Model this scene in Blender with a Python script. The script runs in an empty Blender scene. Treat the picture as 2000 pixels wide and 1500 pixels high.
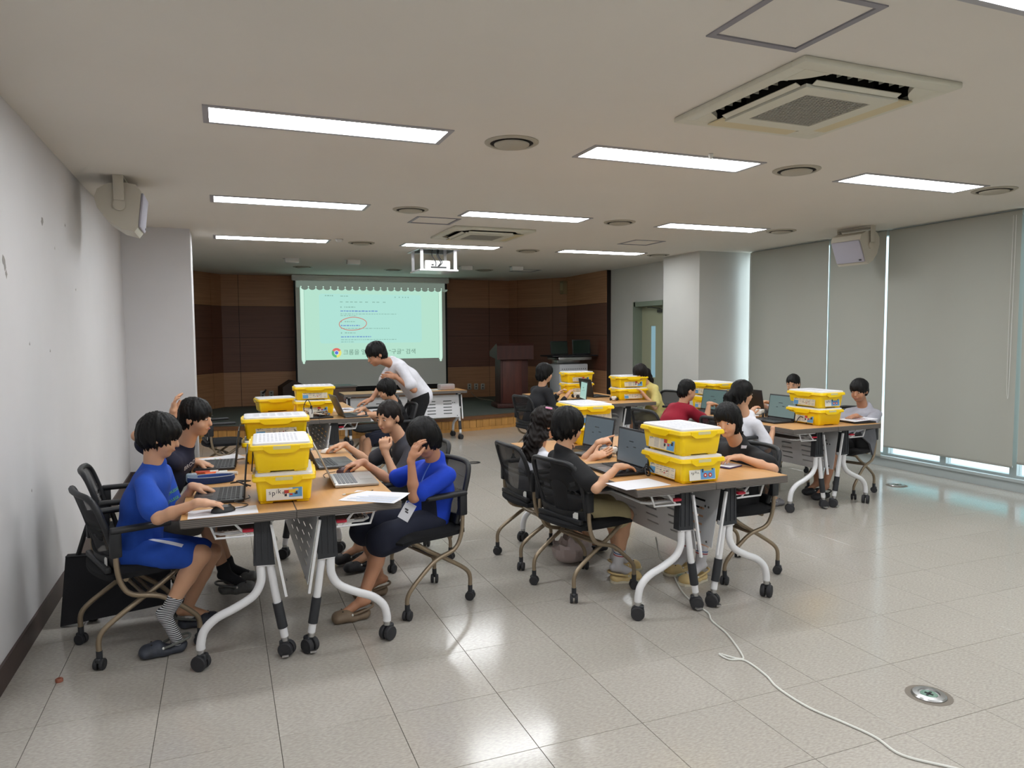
import bpy, bmesh, math, random
import numpy as np
from mathutils import Vector, Matrix, noise
random.seed(7); np.random.seed(7)
SC = bpy.context.scene
COL = SC.collection
PI = math.pi

# ------------------------------------------------------------------ camera
CAM_AX = (( 0.928426, -0.371468, -0.006754), (0.031500, 0.060560, 0.997667), (0.370601, 0.926262, -0.067940))
def _orth():
    yaw, pit, rol = 0.38059, -0.06800, -0.00676
    cy, sy, cp, sp, cr, sr = math.cos(yaw), math.sin(yaw), math.cos(pit), math.sin(pit), math.cos(rol), math.sin(rol)
    F = Vector((sy*cp, cy*cp, sp)); rt = Vector((cy, -sy, 0)); up = rt.cross(F)
    return rt*cr + up*sr, -rt*sr + up*cr, F
AX, AY, AF = _orth()
CH, FPX = 1.549, 1411.2
cam_d = bpy.data.cameras.new('camera'); cam = bpy.data.objects.new('camera', cam_d); COL.objects.link(cam)
cam_d.sensor_width = 36; cam_d.sensor_fit = 'HORIZONTAL'; cam_d.lens = FPX/2000*36; cam_d.clip_end = 200
cam.matrix_world = Matrix(((AX.x, AY.x, -AF.x, 0), (AX.y, AY.y, -AF.y, 0), (AX.z, AY.z, -AF.z, CH), (0, 0, 0, 1)))
SC.camera = cam

# ------------------------------------------------------------------ world, exposure
EXPO = 0.0
EX = 2**EXPO
SC.view_settings.view_transform = 'Standard'; SC.view_settings.look = 'None'
SC.view_settings.exposure = EXPO; SC.view_settings.gamma = 1; SC.view_settings.use_curve_mapping = False
SC.cycles.max_bounces = 7; SC.cycles.diffuse_bounces = 4; SC.cycles.caustics_reflective = False; SC.cycles.caustics_refractive = False; SC.cycles.use_adaptive_sampling = True; SC.cycles.adaptive_threshold = .03; SC.cycles.glossy_bounces = 3; SC.cycles.transparent_max_bounces = 12
SC.cycles.use_denoising = True
SC.cycles.sample_clamp_indirect = 6
W = bpy.data.worlds.new('daylight'); SC.world = W; W.use_nodes = True
W.node_tree.nodes['Background'].inputs[0].default_value = (0.80, 0.93, 1.0, 1)
W.node_tree.nodes['Background'].inputs[1].default_value = 5.0/EX
LAMP = 24.5/EX

def at(u, v, Y):            # photo pixel -> point at depth Y
    d = AX*((u-1000)/FPX) - AY*((v-750)/FPX) + AF
    t = Y/d.y
    return Vector((d.x*t, Y, CH + d.z*t))
def atz(u, v, z):
    d = AX*((u-1000)/FPX) - AY*((v-750)/FPX) + AF
    t = (z-CH)/d.z
    return Vector((d.x*t, d.y*t, z))

# ------------------------------------------------------------------ materials
def lin(c): return tuple(((x/255)/12.92 if x/255 <= .04045 else ((x/255+.055)/1.055)**2.4) for x in c)
MATS = {}
def mat(name, rgb, rough=.6, metal=0., noise_amt=0., nscale=8., bump=0., bscale=60., spec=.5, emis=None, estr=0., alpha=1., trans=0., stretch=None, coat=0., objrand=0.):
    if name in MATS: return MATS[name]
    m = bpy.data.materials.new(name); m.use_nodes = True; nt = m.node_tree; b = nt.nodes['Principled BSDF']
    c = lin(rgb)
    b.inputs['Base Color'].default_value = (*c, 1); b.inputs['Roughness'].default_value = rough
    b.inputs['Metallic'].default_value = metal; b.inputs['Specular IOR Level'].default_value = spec
    b.inputs['Coat Weight'].default_value = coat
    if emis: b.inputs['Emission Color'].default_value = (*lin(emis), 1); b.inputs['Emission Strength'].default_value = estr
    b.inputs['Alpha'].default_value = alpha; b.inputs['Transmission Weight'].default_value = trans
    tc = mp = None
    if noise_amt or bump:
        tc = nt.nodes.new('ShaderNodeTexCoord'); mp = nt.nodes.new('ShaderNodeMapping')
        nt.links.new(tc.outputs['Object'], mp.inputs[0])
        if stretch: mp.inputs['Scale'].default_value = stretch
    if noise_amt:
        n = nt.nodes.new('ShaderNodeTexNoise'); n.inputs['Scale'].default_value = nscale; n.inputs['Detail'].default_value = 5
        r = nt.nodes.new('ShaderNodeMapRange'); r.inputs[1].default_value = .3; r.inputs[2].default_value = .7
        r.inputs[3].default_value = 1-noise_amt; r.inputs[4].default_value = 1+noise_amt
        mx = nt.nodes.new('ShaderNodeVectorMath'); mx.operation = 'SCALE'; mx.inputs[0].default_value = c
        nt.links.new(mp.outputs[0], n.inputs[0]); nt.links.new(n.outputs[0], r.inputs[0]); nt.links.new(r.outputs[0], mx.inputs['Scale'])
        out = mx.outputs[0]
        if objrand:
            oi = nt.nodes.new('ShaderNodeObjectInfo'); r2 = nt.nodes.new('ShaderNodeMapRange')
            r2.inputs[3].default_value = 1-objrand; r2.inputs[4].default_value = 1+objrand
            nt.links.new(oi.outputs['Random'], r2.inputs[0])
            m2 = nt.nodes.new('ShaderNodeVectorMath'); m2.operation = 'SCALE'
            nt.links.new(out, m2.inputs[0]); nt.links.new(r2.outputs[0], m2.inputs['Scale']); out = m2.outputs[0]
        nt.links.new(out, b.inputs['Base Color'])
    if bump:
        n = nt.nodes.new('ShaderNodeTexNoise'); n.inputs['Scale'].default_value = bscale; n.inputs['Detail'].default_value = 4
        bp = nt.nodes.new('ShaderNodeBump'); bp.inputs['Strength'].default_value = bump; bp.inputs['Distance'].default_value = .004
        nt.links.new(mp.outputs[0], n.inputs[0]); nt.links.new(n.outputs[0], bp.inputs['Height']); nt.links.new(bp.outputs[0], b.inputs['Normal'])
    MATS[name] = m; return m
def stripes(name, c1, c2, axis, freq, duty=.5, rough=.6, coord='Object'):
    if name in MATS: return MATS[name]
    m = bpy.data.materials.new(name); m.use_nodes = True; nt = m.node_tree; b = nt.nodes['Principled BSDF']; b.inputs['Roughness'].default_value = rough
    tc = nt.nodes.new('ShaderNodeTexCoord'); sx = nt.nodes.new('ShaderNodeSeparateXYZ'); nt.links.new(tc.outputs[coord], sx.inputs[0])
    mu = nt.nodes.new('ShaderNodeMath'); mu.operation = 'MULTIPLY'; mu.inputs[1].default_value = freq; nt.links.new(sx.outputs[axis], mu.inputs[0])
    fr = nt.nodes.new('ShaderNodeMath'); fr.operation = 'FRACT'; nt.links.new(mu.outputs[0], fr.inputs[0])
    gt = nt.nodes.new('ShaderNodeMath'); gt.operation = 'GREATER_THAN'; gt.inputs[1].default_value = duty; nt.links.new(fr.outputs[0], gt.inputs[0])
    mx = nt.nodes.new('ShaderNodeMix'); mx.data_type = 'RGBA'; mx.inputs[6].default_value = (*lin(c1), 1); mx.inputs[7].default_value = (*lin(c2), 1)
    nt.links.new(gt.outputs[0], mx.inputs[0]); nt.links.new(mx.outputs[2], b.inputs['Base Color'])
    MATS[name] = m; return m

# ------------------------------------------------------------------ mesh builder
class M:
    def __init__(s): s.v = []; s.f = []; s.m = []; s.mats = []; s.cur = 0
    def use(s, m):
        if m not in s.mats: s.mats.append(m)
        s.cur = s.mats.index(m); return s
    def add(s, vs, fs):
        o = len(s.v); s.v += [tuple(v) for v in vs]; s.f += [tuple(i+o for i in f) for f in fs]; s.m += [s.cur]*len(fs); return s
    def box(s, c, d, R=None):
        hx, hy, hz = d[0]/2, d[1]/2, d[2]/2
        vs = [Vector((x, y, z)) for x in (-hx, hx) for y in (-hy, hy) for z in (-hz, hz)]
        if R is not None: vs = [R @ v for v in vs]
        c = Vector(c)
        return s.add([v+c for v in vs], [(0,1,3,2), (4,6,7,5), (0,4,5,1), (2,3,7,6), (0,2,6,4), (1,5,7,3)])
    def bb(s, x0, x1, y0, y1, z0, z1): return s.box(((x0+x1)/2, (y0+y1)/2, (z0+z1)/2), (abs(x1-x0), abs(y1-y0), abs(z1-z0)))
    def rbox(s, c, d, r=.01, seg=2, R=None):
        bm = bmesh.new(); bmesh.ops.create_cube(bm, size=1)
        for v in bm.verts: v.co = Vector((v.co.x*d[0], v.co.y*d[1], v.co.z*d[2]))
        bmesh.ops.bevel(bm, geom=bm.edges[:], offset=r, segments=seg, profile=.5, affect='EDGES')
        vs = [(R @ v.co if R is not None else v.co)+Vector(c) for v in bm.verts]; bm.verts.index_update()
        fs = [[v.index for v in f.verts] for f in bm.faces]; bm.free(); return s.add(vs, fs)
    def tube(s, pts, r, seg=10, cap=True, smooth_path=0):
        pts = [Vector(p) for p in pts]
        if smooth_path: pts = catmull(pts, smooth_path)
        rs = r if hasattr(r, '__len__') else [r]*len(pts)
        if len(rs) != len(pts): rs = [rs[0] + (rs[-1]-rs[0])*i/(len(pts)-1) for i in range(len(pts))]
        t0 = (pts[1]-pts[0]).normalized(); up = Vector((0, 0, 1)) if abs(t0.z) < .9 else Vector((1, 0, 0))
        n = t0.cross(up).normalized(); rings = []
        for i, p in enumerate(pts):
            t = ((pts[min(i+1, len(pts)-1)]-p).normalized() + (p-pts[max(i-1, 0)]).normalized())
            if t.length < 1e-6: t = t0
            t.normalize(); n = (n - t*n.dot(t)).normalized(); b = t.cross(n)
            rings.append([p + (n*math.cos(2*PI*k/seg) + b*math.sin(2*PI*k/seg))*rs[i] for k in range(seg)])
        vs = [v for rg in rings for v in rg]; fs = []
        for i in range(len(pts)-1):
            for k in range(seg):
                a = i*seg+k; b_ = i*seg+(k+1) % seg; fs.append((a, b_, b_+seg, a+seg))
        if cap: fs.append(tuple(range(seg))[::-1]); fs.append(tuple(range((len(pts)-1)*seg, len(pts)*seg)))
        return s.add(vs, fs)
    def lathe(s, prof, c=(0, 0, 0), seg=24, axis='z'):
        vs = []; fs = []
        for r, h in prof:
            for k in range(seg):
                a = 2*PI*k/seg; p = (r*math.cos(a), r*math.sin(a), h)
                if axis == 'y': p = (p[0], p[2], p[1])
                if axis == 'x': p = (p[2], p[0], p[1])
                vs.append((p[0]+c[0], p[1]+c[1], p[2]+c[2]))
        for i in range(len(prof)-1):
            for k in range(seg): a = i*seg+k; b = i*seg+(k+1) % seg; fs.append((a, b, b+seg, a+seg))
        fs.append(tuple(range(seg))); fs.append(tuple(range((len(prof)-1)*seg, len(prof)*seg)))
        return s.add(vs, fs)
    def prism(s, poly, h0, h1, axis='z'):
        n = len(poly)
        def P(p, h): return {'z': (p[0], p[1], h), 'y': (p[0], h, p[1]), 'x': (h, p[0], p[1])}[axis]
        vs = [P(p, h0) for p in poly]+[P(p, h1) for p in poly]
        fs = [tuple(range(n))[::-1], tuple(range(n, 2*n))]+[(i, (i+1) % n, (i+1) % n+n, i+n) for i in range(n)]
        return s.add(vs, fs)
    def quad(s, a, b, c, d): return s.add([a, b, c, d], [(0, 1, 2, 3)])
    def ball(s, c, r, seg=10, rings=6, R=None):
        r = r if hasattr(r, '__len__') else (r, r, r); vs = []; fs = []
        for i in range(rings+1):
            th = PI*i/rings
            for k in range(seg):
                a = 2*PI*k/seg; p = Vector((math.sin(th)*math.cos(a)*r[0], math.sin(th)*math.sin(a)*r[1], math.cos(th)*r[2]))
                if R is not None: p = R @ p
                vs.append(p+Vector(c))
        for i in range(rings):
            for k in range(seg): a = i*seg+k; b = i*seg+(k+1) % seg; fs.append((a, a+seg, b+seg, b))
        return s.add(vs, fs)
    def holes(s, xs, ys, skip, fn):     # sheet made of grid cells, leaving out skipped cells
        idx = {}
        for i in range(len(xs)-1):
            for j in range(len(ys)-1):
                cx, cy = (xs[i]+xs[i+1])/2, (ys[j]+ys[j+1])/2
                if skip(cx, cy): continue
                s.quad(fn(xs[i], ys[j]), fn(xs[i+1], ys[j]), fn(xs[i+1], ys[j+1]), fn(xs[i], ys[j+1]))
        return s
    def mesh(s, name, smooth=None):
        me = bpy.data.meshes.new(name); me.from_pydata(s.v, [], s.f)
        for m in s.mats: me.materials.append(m)
        me.polygons.foreach_set('material_index', s.m)
        bm = bmesh.new(); bm.from_mesh(me); bmesh.ops.recalc_face_normals(bm, faces=bm.faces[:]); bm.to_mesh(me); bm.free()
        if smooth is not None:
            me.polygons.foreach_set('use_smooth', [True]*len(me.polygons)); me.set_sharp_from_angle(angle=math.radians(smooth))
        return me
    def obj(s, name, parent=None, smooth=40): return link(name, s.mesh(name, smooth), parent)
def catmull(P, n):
    out = []
    for i in range(len(P)-1):
        p0 = P[max(i-1, 0)]; p1 = P[i]; p2 = P[i+1]; p3 = P[min(i+2, len(P)-1)]
        for k in range(n):
            t = k/n; out.append(.5*((2*p1)+(p2-p0)*t+(2*p0-5*p1+4*p2-p3)*t*t+(3*p1-p0-3*p2+p3)*t**3))
    return out+[P[-1]]
def link(name, me, parent=None):
    o = bpy.data.objects.new(name, me); COL.objects.link(o)
    if parent: o.parent = parent
    return o
def tag(o, label=None, cat=None, group=None, kind=None):
    if label: o['label'] = label
    if cat: o['category'] = cat
    if group: o['group'] = group
    if kind: o['kind'] = kind
    return o
def thing(name, label, cat, loc=(0, 0, 0), rz=0, group=None):
    o = bpy.data.objects.new(name, None); COL.objects.link(o); o.location = loc; o.rotation_euler = (0, 0, rz); o.empty_display_size = .1
    return tag(o, label, cat, group)
def children(o): return [c for c in bpy.data.objects if c.parent == o]
KIDS = {}
def kids(o):
    if o.name not in KIDS: KIDS[o.name] = children(o)
    return KIDS[o.name]
def copy_tree(o, parent=None, skip=()):
    c = o.copy(); COL.objects.link(c)
    if parent: c.parent = parent
    for k in kids(o):
        if k.name.split('.')[0] not in skip: copy_tree(k, c, skip)
    return c
def dup(o, loc, rz, label, group=None, skip=(), extra=None):
    c = copy_tree(o, None, skip); c.location = loc; c.rotation_euler = (0, 0, rz); c['label'] = label
    if group: c['group'] = group
    return c
def structure(o): o['kind'] = 'structure'; return o
def text_mesh(name, body, size, material, parent=None, align='CENTER', thick=.0004):
    cu = bpy.data.curves.new(name, 'FONT'); cu.body = body; cu.size = size; cu.align_x = align; cu.align_y = 'CENTER'; cu.extrude = thick; cu.resolution_u = 3
    tmp = bpy.data.objects.new('tmp', cu); COL.objects.link(tmp)
    dg = bpy.context.evaluated_depsgraph_get(); dg.update()
    me = bpy.data.meshes.new_from_object(tmp.evaluated_get(dg)); me.name = name; me.materials.clear(); me.materials.append(material)
    bpy.data.objects.remove(tmp); bpy.data.curves.remove(cu)
    return link(name, me, parent)

# materials used widely
WALLM = mat('painted_wall', (212, 210, 211), .85, noise_amt=.035, nscale=1.3, bump=.05, bscale=90)
CEILM = mat('painted_ceiling', (222, 217, 208), .9, noise_amt=.02, nscale=1.0)
BLACKP = mat('black_plastic', (30, 31, 34), .5, bump=.05, bscale=200)
BLACKF = mat('black_fabric', (19, 19, 22), .95, bump=.3, bscale=300)
CHAMP = mat('champagne_steel', (150, 134, 112), .38, metal=.55)
WHITEM = mat('white_steel', (226, 226, 228), .35, coat=.2)
RUBBER = mat('rubber_tyre', (44, 44, 47), .7)
CHROME = mat('brushed_chrome', (190, 190, 190), .3, metal=1)
YEL = mat('yellow_plastic', (250, 210, 2), .38, noise_amt=.02)
WHITEP = mat('white_plastic', (222, 222, 218), .45)
PAPER = mat('white_paper', (222, 222, 228), .8)
# ================================================================== STRUCTURE
CE = 2.711; XL, XR = -.95, 7.10; YB = -3.0
TILE = .45; TX0, TY0 = 1.0586, 3.7456
def floor_mat():
    m = bpy.data.materials.new('vinyl_tile'); m.use_nodes = True; nt = m.node_tree; b = nt.nodes['Principled BSDF']
    geo = nt.nodes.new('ShaderNodeNewGeometry'); mp = nt.nodes.new('ShaderNodeMapping'); nt.links.new(geo.outputs['Position'], mp.inputs[0])
    mp.inputs['Rotation'].default_value = (0, 0, .5); mp.inputs['Scale'].default_value = (1, 2.6, 1)
    n1 = nt.nodes.new('ShaderNodeTexNoise'); n1.inputs['Scale'].default_value = 55; n1.inputs['Detail'].default_value = 4; nt.links.new(mp.outputs[0], n1.inputs[0])
    n2 = nt.nodes.new('ShaderNodeTexNoise'); n2.inputs['Scale'].default_value = 2.2; n2.inputs['Detail'].default_value = 3; nt.links.new(geo.outputs['Position'], n2.inputs[0])
    cr = nt.nodes.new('ShaderNodeValToRGB'); e = cr.color_ramp.elements; e[0].position = .33; e[0].color = (*lin((166, 160, 152)), 1); e[1].position = .68; e[1].color = (*lin((188, 182, 173)), 1)
    nt.links.new(n1.outputs[0], cr.inputs[0])
    oi = nt.nodes.new('ShaderNodeObjectInfo')
    ad = nt.nodes.new('ShaderNodeMath'); ad.operation = 'ADD'; nt.links.new(n2.outputs[0], ad.inputs[0]); nt.links.new(oi.outputs['Random'], ad.inputs[1])
    r = nt.nodes.new('ShaderNodeMapRange'); r.inputs[1].default_value = .3; r.inputs[2].default_value = 1.7; r.inputs[3].default_value = .965; r.inputs[4].default_value = 1.03
    nt.links.new(ad.outputs[0], r.inputs[0]); sc = nt.nodes.new('ShaderNodeVectorMath'); sc.operation = 'SCALE'
    nt.links.new(cr.outputs[0], sc.inputs[0]); nt.links.new(r.outputs[0], sc.inputs['Scale']); nt.links.new(sc.outputs[0], b.inputs['Base Color'])
    rr = nt.nodes.new('ShaderNodeMapRange'); rr.inputs[3].default_value = .11; rr.inputs[4].default_value = .19; nt.links.new(n2.outputs[0], rr.inputs[0]); nt.links.new(rr.outputs[0], b.inputs['Roughness'])
    b.inputs['Specular IOR Level'].default_value = .55
    return m
FLM = floor_mat()
fl = structure(M().use(mat('floor_adhesive', (70, 66, 60), .9)).bb(XL-.2, XR+.35, YB, 15, -.1, -.003).obj('floor'))
tile_me = M().use(FLM).rbox((0, 0, -.0026), (TILE-.0024, TILE-.0024, .0052), .0007, 1).mesh('tile')
rest = M().use(FLM); cells = []
i0, i1 = math.floor((XL-TX0)/TILE), math.ceil((XR-TX0)/TILE); j0, j1 = math.floor((YB-TY0)/TILE), math.ceil((11.6-TY0)/TILE)
for i in range(i0, i1):
    for j in range(j0, j1):
        x0, x1, y0, y1 = TX0+i*TILE, TX0+(i+1)*TILE, TY0+j*TILE, TY0+(j+1)*TILE
        x0c, x1c = max(x0, XL), min(x1, XR-.02)
        if x1c-x0c < .02: continue
        cx, cy = (x0+x1)/2, (y0+y1)/2
        d = Vector((cx, cy, -CH)); z = d.dot(AF)
        vis = z > .5 and -250 < 1000+FPX*d.dot(AX)/z < 2250 and 750-FPX*d.dot(AY)/z < 1750 and x1c-x0c > TILE-.01
        cells.append((z if vis else 1e3, x0c, x1c, y0, y1, cx, cy, vis))
cells.sort()
for n, c in enumerate(cells):
    if n < 300 and c[7]:
        t = link('tile', tile_me, fl); t.location = (c[5], c[6], 0)
    else: rest.bb(c[1]+.0011, c[2]-.0011, c[3]+.0011, c[4]-.0011, -.005, 0)
tag(rest.obj('tile_field', fl, None), kind='stuff')

# ceiling with openings
LX = [-.027, 2.197, 4.428]; LY = [4.038, 6.526, 9.039, 1.55, -.94]
lights = [(x, y) for y in LY for x in LX]
lh = [(x-.012, x+1.272, y-.012, y+.275) for x, y in lights]
AC = [(2.775, 2.90), (2.80, 7.90)]; ach = [(x-.40, x+.40, y-.40, y+.40) for x, y in AC]
HAT = [(2.018, 2.192, .45, .45), (2.035, 7.19, .45, .42), (5.0, 8.03, .44, .45), (5.15, 12.2, .45, .45)]
hth = [(x-w/2+.012, x+w/2-.012, y-d/2+.012, y+d/2-.012) for x, y, w, d in HAT]
PRH = [(2.50, 3.02, 9.52, 10.06)]
allh = lh+ach+hth+PRH
xs = sorted(set([XL-.1, XR+.15]+[v for h in allh for v in h[:2]])); ys = sorted(set([YB, 15.0]+[v for h in allh for v in h[2:]]))
cm = M().use(CEILM).holes(xs, ys, lambda x, y: any(h[0] < x < h[1] and h[2] < y < h[3] for h in allh), lambda x, y: (x, y, CE))
cm.bb(XL-.2, XR+.3, YB-.1, 15.1, CE+.25, CE+.3)
structure(cm.obj('ceiling', None, None))
# walls
structure(M().use(WALLM).bb(XL-.15, XL, YB, 8.62, 0, CE).bb(XL-.15, XL, 8.62, 15, 0, CE).obj('wall_left'))
structure(M().use(WALLM).bb(XL, -.288, 8.60, 9.18, 0, CE).obj('wall_left_pier'))
structure(M().use(WALLM).bb(XL-.15, XR+.3, YB-.15, YB, 0, CE).obj('wall_back'))
WALLG = mat('painted_wall_grey', (196, 195, 190), .85, noise_amt=.03, nscale=1.5)
structure(M().use(WALLG).bb(6.28, XR+.3, 8.55, 9.45, 0, CE).obj('wall_right_column'))
dy0, dy1, dz1 = 9.85, 10.76, 2.05
wr = M().use(WALLG).bb(6.6, 6.8, dy1, 15, 0, CE).bb(6.6, 6.8, 9.45, dy0, 0, CE).bb(6.6, 6.8, dy0, dy1, dz1, CE)
structure(wr.obj('wall_right'))
GRN = mat('sage_green_paint', (130, 140, 124), .5); DOORC = mat('khaki_door_paint', (164, 166, 140), .5)
structure(M().use(GRN).bb(6.56, 6.82, dy1-.04, dy1+.03, 0, dz1+.04).bb(6.56, 6.82, dy0-.03, dy0+.04, 0, dz1+.04).bb(6.56, 6.82, dy0, dy1, dz1-.04, dz1+.04).obj('trim_1'))
dr = structure(M().use(DOORC).bb(6.70, 6.74, 10.45, dy1-.04, 0, dz1-.04).bb(6.70, 6.74, dy0+.04, 10.30, 0, dz1-.04).bb(6.70, 6.74, 10.30, 10.45, 0, .82).bb(6.70, 6.74, 10.30, 10.45, 1.68, dz1-.04).obj('door_1'))
M().use(mat('door_glass', (168, 200, 212), .15, emis=(140, 190, 212), estr=.30/EX)).bb(6.715, 6.725, 10.30, 10.45, .82, 1.68).obj('glass_pane', dr)
M().use(CHROME).tube([(6.70, 10.62, 1.0), (6.65, 10.62, 1.0), (6.65, 10.53, 1.0)], .011, 8).lathe([(.026, 0), (.026, .012)], (6.685, 10.62, 1.0), 12, 'x').obj('door_handle', dr)
M().use(mat('dark_bronze', (60, 58, 54), .5)).bb(6.66, 6.70, 9.98, 10.2, 1.90, 1.95).tube([(6.66, 10.1, 1.96), (6.60, 10.25, 1.985), (6.62, 10.42, 1.99)], .008, 6).obj('door_closer', dr)
# baseboard
structure(M().use(mat('dark_brown_baseboard', (72, 58, 54), .5, noise_amt=.15, nscale=6)).bb(XL, XL+.012, YB, 8.60, 0, .115).obj('baseboard_left'))
structure(M().use(mat('dark_brown_baseboard', (72, 58, 54))).bb(XL, -.28, 8.588, 8.60, 0, .115).obj('baseboard_left_pier'))

# wood panelled stage wall
def wood_mat(name, c1, c2):
    m = bpy.data.materials.new(name); m.use_nodes = True; nt = m.node_tree; b = nt.nodes['Principled BSDF']; b.inputs['Roughness'].default_value = .5
    geo = nt.nodes.new('ShaderNodeNewGeometry'); mp = nt.nodes.new('ShaderNodeMapping'); nt.links.new(geo.outputs['Position'], mp.inputs[0]); mp.inputs['Scale'].default_value = (.5, .5, 22)
    n = nt.nodes.new('ShaderNodeTexNoise'); n.inputs['Scale'].default_value = 2.2; n.inputs['Detail'].default_value = 5; nt.links.new(mp.outputs[0], n.inputs[0])
    cr = nt.nodes.new('ShaderNodeValToRGB'); e = cr.color_ramp.elements; e[0].position = .3; e[0].color = (*lin(c1), 1); e[1].position = .72; e[1].color = (*lin(c2), 1)
    nt.links.new(n.outputs[0], cr.inputs[0]); nt.links.new(cr.outputs[0], b.inputs['Base Color']); return m
WD_L = wood_mat('walnut_veneer', (156, 111, 78), (180, 134, 98)); WD_D = wood_mat('dark_walnut_veneer', (98, 61, 47), (113, 73, 57))
GAPM = mat('panel_joint', (30, 19, 14), .8)
def wood_wall(name, p0, p1, cuts, zb):
    p0 = Vector((*p0, 0)); p1 = Vector((*p1, 0)); d = (p1-p0).normalized(); n = Vector((d.y, -d.x, 0)); L = (p1-p0).length
    base = M().use(GAPM); q = [p0, p1, p1-n*.12, p0-n*.12]; base.prism([(a.x, a.y) for a in q], 0, CE)
    w = structure(base.obj(name, None, None))
    cuts = [0]+cuts+[L]
    for k in range(len(cuts)-1):
        for z0, z1, m in ((zb, .88, WD_L), (.88, 1.53, WD_D), (1.53, 2.12, WD_D), (2.12, CE, WD_L)):
            a = p0+d*(cuts[k]+.004); b_ = p0+d*(cuts[k+1]-.004)
            q = [a, b_, b_+n*.014, a+n*.014]
            M().use(m).prism([(c.x, c.y) for c in q], z0+.003, z1-.003).obj('wood_panel', w, None)
    return w
STG = .225
wood_wall('wall_front', (0, 14.6), (5.78, 14.6), [.31, 1.6, 2.9, 4.2, 5.32], STG)
wood_wall('wall_front_left', (-1.0, 13.1), (0, 14.6), [.9, 1.48], STG)
wood_wall('wall_front_right', (5.78, 14.6), (6.60, 13.3), [.24, 1.13], STG)
wood_wall('wall_front_side', (6.55, 13.3), (6.52, 11.62), [.35], STG)

# stage
SCX, SCY, SR = 2.4, 18.44, 7.5
def stg_y(x, r=SR): return SCY-math.sqrt(r*r-(x-SCX)**2)
N = 48; xsS = [XL+(6.6-XL)*i/N for i in range(N+1)]
carpet = M().use(mat('grey_green_carpet', (82, 86, 80), .95, noise_amt=.12, nscale=60, bump=.3, bscale=300))
vs = []; fs = []
poly = [(x, stg_y(x)+.05) for x in xsS]+[(6.6, 14.7), (XL, 14.7)]
carpet.prism(poly, .02, STG-.002)
stage = structure(carpet.obj('floor_stage'))
nose = M().use(mat('stage_nosing', (112, 74, 44), .5, noise_amt=.1, nscale=10))
for i in range(N):
    a, b_ = xsS[i], xsS[i+1]
    nose.prism([(a, stg_y(a)-.015), (b_, stg_y(b_)-.015), (b_, stg_y(b_)+.09), (a, stg_y(a)+.09)], STG-.045, STG+.004)
nose.obj('nosing', stage, None)
PINE = mat('honey_pine', (196, 143, 76), .45, noise_amt=.12, nscale=3, stretch=(6, 6, .8), objrand=.08)
nb = 62
for i in range(nb):
    a = XL+(6.6-XL)*i/nb+.003; b_ = XL+(6.6-XL)*(i+1)/nb-.003
    M().use(PINE).prism([(a, stg_y(a)), (b_, stg_y(b_)), (b_, stg_y(b_)+.03), (a, stg_y(a)+.03)], .05, STG-.045).obj('plank', stage, None)
kick = M().use(PINE)
for i in range(N):
    a, b_ = xsS[i], xsS[i+1]
    kick.prism([(a, stg_y(a)-.006), (b_, stg_y(b_)-.006), (b_, stg_y(b_)+.03), (a, stg_y(a)+.03)], 0, .048)
kick.obj('kick_board', stage, None)

# ------------------------------------------------------------------ window wall on the right
ALU = mat('pale_aluminium_frame', (176, 184, 184), .4, metal=.1)
HB = M().use(ALU).bb(7.08, 7.24, YB, 8.55, 0, .10).bb(7.06, 7.11, YB, 8.55, .095, .125)
structure(HB.obj('trim_2'))
GLASS = bpy.data.materials.new('window_glass'); GLASS.use_nodes = True
_nt = GLASS.node_tree; _nt.nodes.clear(); _o = _nt.nodes.new('ShaderNodeOutputMaterial'); _t = _nt.nodes.new('ShaderNodeBsdfTransparent'); _t.inputs[0].default_value = (.94, .97, .98, 1)
_g = _nt.nodes.new('ShaderNodeBsdfGlossy'); _g.inputs['Roughness'].default_value = .03; _m = _nt.nodes.new('ShaderNodeMixShader'); _m.inputs[0].default_value = .07
_nt.links.new(_t.outputs[0], _m.inputs[1]); _nt.links.new(_g.outputs[0], _m.inputs[2]); _nt.links.new(_m.outputs[0], _o.inputs[0])
mull = [8.50, 7.5, 6.99, 6.12, 5.40, 4.66, 3.9, 3.15, 2.4, 1.6, .8, 0, -.8, -1.6, -2.4]
for k in range(len(mull)-1):
    y1, y0 = mull[k], mull[k+1]
    fr = structure(M().use(ALU).bb(7.12, 7.20, y0-.035, y0+.035, .10, CE).bb(7.125, 7.195, y0+.035, y1-.035, .10, .15).bb(7.125, 7.195, y0+.035, y1-.035, CE-.06, CE).obj('window_%d' % (k+1), None, None))
    M().use(GLASS).bb(7.158, 7.163, y0+.035, y1-.035, .15, CE-.06).obj('glass_pane', fr, None)
# roller blinds
BL = bpy.data.materials.new('roller_blind_fabric'); BL.use_nodes = True
_nt = BL.node_tree; _b = _nt.nodes['Principled BSDF']; _b.inputs['Base Color'].default_value = (*lin((170, 169, 160)), 1); _b.inputs['Roughness'].default_value = .9
_tr = _nt.nodes.new('ShaderNodeBsdfTranslucent'); _tr.inputs[0].default_value = (*lin((175, 172, 160)), 1); _mx = _nt.nodes.new('ShaderNodeMixShader'); _mx.inputs[0].default_value = .04
_nt.links.new(_b.outputs[0], _mx.inputs[1]); _nt.links.new(_tr.outputs[0], _mx.inputs[2]); _nt.links.new(_mx.outputs[0], _nt.nodes['Material Output'].inputs[0])
_tc = _nt.nodes.new('ShaderNodeTexCoord'); _mp = _nt.nodes.new('ShaderNodeMapping'); _mp.inputs['Scale'].default_value = (1, 300, 300); _n = _nt.nodes.new('ShaderNodeTexNoise'); _n.inputs['Scale'].default_value = 1
_bp = _nt.nodes.new('ShaderNodeBump'); _bp.inputs['Strength'].default_value = .15; _bp.inputs['Distance'].default_value = .002
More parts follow.
